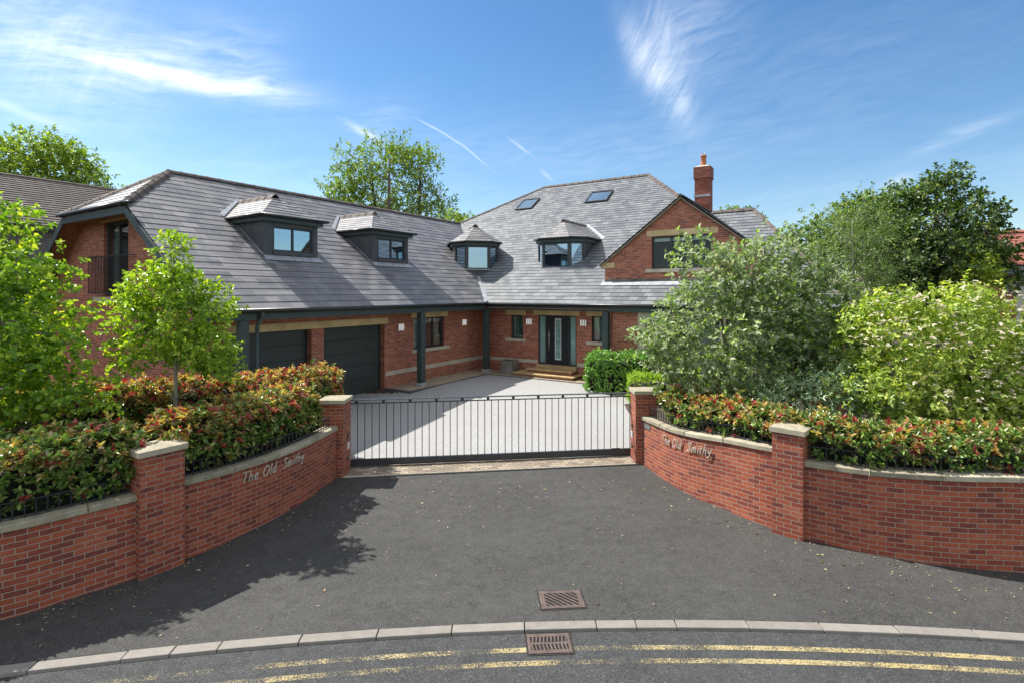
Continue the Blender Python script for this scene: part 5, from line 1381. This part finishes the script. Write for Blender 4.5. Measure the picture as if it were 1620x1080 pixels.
tree('birch_tree', (15.9, 25, -.1), [B(1350, 400, 25, 1.6, 1.4, 2.3), B(1330, 370, 25, 1.0, 1, 1.2), B(1375, 345, 25, 1.0, 1, .9), B(1300, 430, 25, 1.2, 1, 2.0), B(1395, 430, 25, 1.4, 1.2, 2.6), B(1345, 470, 25, 2.0, 1.4, 1.8)], .14, (16.2, 25, 7.4),
     [(L_birch, 1.)], 'feathery grey green birch tree between the whitebeam and the sycamore', 'tree', n_clump=760, per=24, L=.085, W=.05, clump_r=.26, limbs=18, hexa=False, shell=.5, droop=.22, bark=M_bark_p, stem=.3)
tree('maple_tree', (17.5, 36, -.1), [B(1330, 370, 36, 2.2, 2, 1.6), B(1270, 400, 36, 2.2, 2, 1.6), B(1370, 350, 36, 2, 2, 1.6), B(1390, 330, 36, 1.3, 1.3, 1.0)], .3, (22, 36, 8),
     [(L_mid, .6), (L_dark, .4)], 'green maple tree behind the birch, to the left of the dark sycamore', 'tree', n_clump=420, per=24, L=.26, W=.17, clump_r=.38, limbs=14, hexa=False, stem=.25)
tree('ash_tree', (21.0, 52, -.1), [B(1170, 334, 52, .8, .8, .5), B(1162, 345, 52, 1.2, 1, .8), B(1176, 352, 52, 1.6, 1.2, 1.0)], .2, (22.2, 52, 11.2),
     [(L_mid, 1.)], 'top of a distant tree peeping over the right hand ridge beside the chimney', 'tree', n_clump=80, per=24, L=.26, W=.16, clump_r=.35, limbs=8, hexa=False)
tree('ash_tree', (-4.6, 40, -.1), [B(728, 352, 40, .9, 1, .5), B(712, 358, 40, 1.4, 1, .6)], .14, (-4.4, 40, 9.1),
     [(L_yel, .6), (L_mid, .4)], 'small tree top showing in the dip between the two roofs', 'tree', n_clump=80, per=18, L=.26, W=.14, clump_r=.3, limbs=7, hexa=False)
tree('yellow_shrub', (26.6, 29.5, -.1), [B(1553, 425, 29.5, .8, 1, .9), B(1556, 450, 29.5, .8, 1, 1.3), B(1535, 460, 29.5, 1.2, 1, 1.5)], .1, (26.6, 29.5, 4.9),
     [(L_yel, 1.)], 'yellow green bush in front of the white house at the right', 'shrub', n_clump=220, per=24, L=.14, W=.08, clump_r=.22, limbs=8, hexa=False)
# arched trellis panel beside the dogwood
tp = empty('arched_fence_panel', (19.2, 21.2, 0)); tag(tp, 'brown wooden fence panel with a curved top just above the dogwood at the right', 'fence panel')
mb = MB(); pts = [(1.0 * math.cos(t) * .95, 0, 3.55 + .62 * math.sin(t)) for t in np.linspace(math.pi, 0, 14)]
for a, b in zip(pts[:-1], pts[1:]): mb.beam(a, b, .07, .09)
mb.build('arch_rail', M_wood, tp)
mb = MB()
for i in range(11):
    x = -.9 + .18 * i; mb.box(x - .08, x + .08, -.015, .015, 0, 3.55 + .6 * math.sqrt(max(0, 1 - (x / .97) ** 2)))
mb.build('board', M_wood, tp)
# far tree line that closes the horizon
def far_line():
    n = 9000; a = rng.uniform(-1.25, 1.25, n); Rr = rng.uniform(95, 125, n)
    h = 3.2 + 1.6 * np.sin(a * 9) + 1.1 * np.sin(a * 23 + 1)
    pos = np.stack([np.sin(a) * Rr, np.cos(a) * Rr, rng.uniform(0, 1, n) ** .7 * h], 1)
    lf = sprigs(pos, rand_dirs(n), 5, 1.3, .9, stem=.5)
    o = foliage_obj('far_woodland', [(lf, L_dark)], None, hexa=False); tag(o, 'distant belt of trees along the horizon', 'woodland', kind='stuff')
far_line()
# ------------------------------------------------------------------ light, sky, camera
SUN_AZ = math.atan2(-.845, .535) - R(5); SUN_EL = R(51.5)     # azimuth measured from +y towards +x
to_sun = Vector((math.sin(SUN_AZ) * math.cos(SUN_EL), math.cos(SUN_AZ) * math.cos(SUN_EL), math.sin(SUN_EL)))
ld = bpy.data.lights.new('sun', 'SUN'); ld.energy = 5.0; ld.angle = R(.5); ld.color = (1., .95, .87)
sun = bpy.data.objects.new('sun', ld); COL.objects.link(sun); sun.rotation_euler = to_sun.to_track_quat('Z', 'Y').to_euler(); sun.location = to_sun * 60
W = bpy.data.worlds.new('World'); SC.world = W; W.use_nodes = True
nt = W.node_tree; nt.nodes.clear(); g = NT(nt)
out = nt.nodes.new('ShaderNodeOutputWorld'); bg = nt.nodes.new('ShaderNodeBackground'); nt.links.new(bg.outputs[0], out.inputs[0])
sky = nt.nodes.new('ShaderNodeTexSky'); sky.sky_type = 'NISHITA'; sky.sun_disc = False; sky.sun_elevation = SUN_EL; sky.sun_rotation = SUN_AZ
sky.air_density = 1.1; sky.dust_density = .35; sky.ozone_density = 2.2; sky.altitude = 60
v = g.n('ShaderNodeTexCoord').outputs['Generated']
sx = g.n('ShaderNodeSeparateXYZ', {0: v}); X, Y, Z = sx.outputs
az = g.math('ARCTAN2', X, Y); el = g.math('ARCSINE', Z)
vec = g.n('ShaderNodeCombineXYZ', {0: az, 1: el, 2: 0.}).outputs[0]
def azel(px, py):
    x, z = (px - 810) / 837, (463 - py) / 837
    return math.atan2(x, 1), math.asin(z / math.sqrt(x * x + 1 + z * z))
# three shared noise fields (one warp, two fibre directions), so that the sky stays cheap to evaluate
wv = g.n('ShaderNodeTexNoise', {'Vector': vec, 'Scale': 6., 'Detail': 2.})
wo = g.n('ShaderNodeVectorMath', {0: g.n('ShaderNodeVectorMath', {0: wv.outputs['Color'], 1: (.5, .5, .5)}, operation='SUBTRACT').outputs[0], 3: .055}, operation='SCALE').outputs[0]
vw = g.n('ShaderNodeVectorMath', {0: vec, 1: wo}, operation='ADD').outputs[0]
def fibres(ang, loc):
    rt = g.n('ShaderNodeVectorRotate', {'Vector': vw, 'Angle': -R(ang)}, rotation_type='Z_AXIS').outputs[0]
    st = g.n('ShaderNodeMapping', {'Vector': rt, 'Location': loc, 'Scale': (3.4, 19., 1)}).outputs[0]
    return g.noise(st, 3.2, 8, .66, .3)
F0 = fibres(8, (1, .7, 0)); F1 = fibres(62, (5.3, 2.1, 0))
FM = {}
def wisp(px, py, sx_, sy_, rot, amt, scale=None, nse=1., seed=0, thr=(.35, .75)):
    """cirrus patch: centre direction, half sizes in radians, rotation; fibres come from the shared fields"""
    a, e = azel(px, py); c_, s_ = math.cos(R(rot)), math.sin(R(rot))
    sp = SPW if nse else SPV
    dx = g.math('SUBTRACT', sp[0], a); dy = g.math('SUBTRACT', sp[1], e)
    u = g.math('MULTIPLY_ADD', dy, s_ / sx_, g.math('MULTIPLY', dx, c_ / sx_)); w = g.math('MULTIPLY_ADD', dy, c_ / sy_, g.math('MULTIPLY', dx, -s_ / sy_))
    d = g.math('MULTIPLY_ADD', u, u, g.math('MULTIPLY', w, w))
    m = g.math('POWER', math.e, g.math('MULTIPLY', d, -1.))
    if nse:
        key = (sy_ > sx_ * 1.3 or abs(rot) > 40, thr)
        if key not in FM: FM[key] = g.math('ADD', .12, g.math('MULTIPLY', g.mapr(F1 if key[0] else F0, *thr), .95))
        m = g.math('MULTIPLY', m, FM[key])
    return g.math('MULTIPLY', m, amt)
_a = g.n('ShaderNodeSeparateXYZ', {0: vw}); _b = g.n('ShaderNodeSeparateXYZ', {0: vec})
SPW = (_a.outputs[0], _a.outputs[1]); SPV = (_b.outputs[0], _b.outputs[1])
W_ = [wisp(45, 55, .13, .09, -35, .5, (3, 9), seed=3), wisp(120, 90, .07, .09, -50, .3, (3, 10), seed=4), wisp(310, 122, .13, .017, 0, 1.0, (3, 12), seed=1, thr=(.15, .6)), wisp(270, 82, .13, .04, 22, .34, (2.5, 14), seed=2), wisp(400, 112, .08, .045, -20, .35, (3, 12), seed=8),
      wisp(1050, 70, .035, .085, 10, .44, (6, 3), seed=5), wisp(1020, 85, .022, .075, 28, .42, (8, 3), seed=6, thr=(.2, .6)), wisp(1075, 150, .018, .06, 30, .36, (8, 3), seed=7), wisp(1090, 45, .08, .07, 35, .28, (4, 9), seed=9),
      wisp(583, 214, .035, .006, -25, .5, nse=0, seed=2), wisp(610, 180, .06, .03, 30, .18, seed=12), wisp(1510, 215, .055, .010, 22, .26, (3, 12), seed=10), wisp(822, 232, .024, .0022, -35, .3, nse=0, seed=11), wisp(865, 278, .014, .0035, -40, .22, nse=0), wisp(1420, 288, .02, .008, 20, .25, nse=0), wisp(20, 172, .06, .006, -15, .25, nse=0), wisp(880, 240, .5, .05, -2, .12, (1, 6), seed=21), wisp(1250, 130, .35, .10, 10, .09, (1.2, 7), seed=22), wisp(1300, 320, .5, .035, 6, .13, (1, 8), seed=23), wisp(400, 290, .45, .05, 0, .15, (1, 8), seed=24)]
# the vapour trail
for (p, q) in (((664, 191), (700, 210)), ((698, 209), (735, 233)), ((733, 231), (767, 260))):
    a0_, e0_ = azel(*p); a1_, e1_ = azel(*q)
    W_.append(wisp((p[0] + q[0]) / 2, (p[1] + q[1]) / 2, math.hypot(a1_ - a0_, e1_ - e0_) * .55, .0013, math.degrees(math.atan2(e1_ - e0_, a1_ - a0_)), .42, nse=0))
tot = W_[0]
for w_ in W_[1:]: tot = g.math('ADD', tot, w_)
tot = g.math('MULTIPLY', g.math('MINIMUM', g.math('MULTIPLY', tot, .72), .9), g.mapr(Z, -.02, .05))
hsv = g.n('ShaderNodeHueSaturation', {'Color': sky.outputs[0], 'Saturation': 1.25, 'Value': 1.0})
col = g.mix(tot, hsv.outputs[0], (9.5, 9.8, 10.))
# unseen cloud added overhead and behind the viewer as neutral fill for shade
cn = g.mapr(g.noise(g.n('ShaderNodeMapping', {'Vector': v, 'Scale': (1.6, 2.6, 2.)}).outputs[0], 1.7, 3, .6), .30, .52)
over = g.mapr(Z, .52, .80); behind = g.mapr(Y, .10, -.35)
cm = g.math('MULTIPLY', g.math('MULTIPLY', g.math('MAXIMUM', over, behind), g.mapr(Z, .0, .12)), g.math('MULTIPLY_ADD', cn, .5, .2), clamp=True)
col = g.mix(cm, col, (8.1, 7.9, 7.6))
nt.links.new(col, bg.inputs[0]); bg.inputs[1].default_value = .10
W.cycles.sampling_method = 'MANUAL'; W.cycles.sample_map_resolution = 256

cd = bpy.data.cameras.new('camera'); cam = bpy.data.objects.new('camera', cd); COL.objects.link(cam)
cam.location = (0, 0, 4.0); cam.rotation_euler = (math.pi / 2, 0, 0)
cd.sensor_width = 36; cd.lens = 837 / 1620 * 36; cd.shift_y = -(540 - 463) / 1620; cd.clip_end = 3000; cd.clip_start = .05
SC.camera = cam
SC.view_settings.view_transform = 'Standard'; SC.view_settings.look = 'None'; SC.view_settings.gamma = 1; SC.view_settings.exposure = .66
SC.render.engine = 'CYCLES'
SC.cycles.max_bounces = 6; SC.cycles.diffuse_bounces = 3; SC.cycles.glossy_bounces = 3; SC.cycles.transmission_bounces = 3; SC.cycles.transparent_max_bounces = 6
SC.cycles.use_adaptive_sampling = True; SC.cycles.adaptive_threshold = .015; SC.cycles.use_denoising = True
SC.cycles.caustics_reflective = False; SC.cycles.caustics_refractive = False
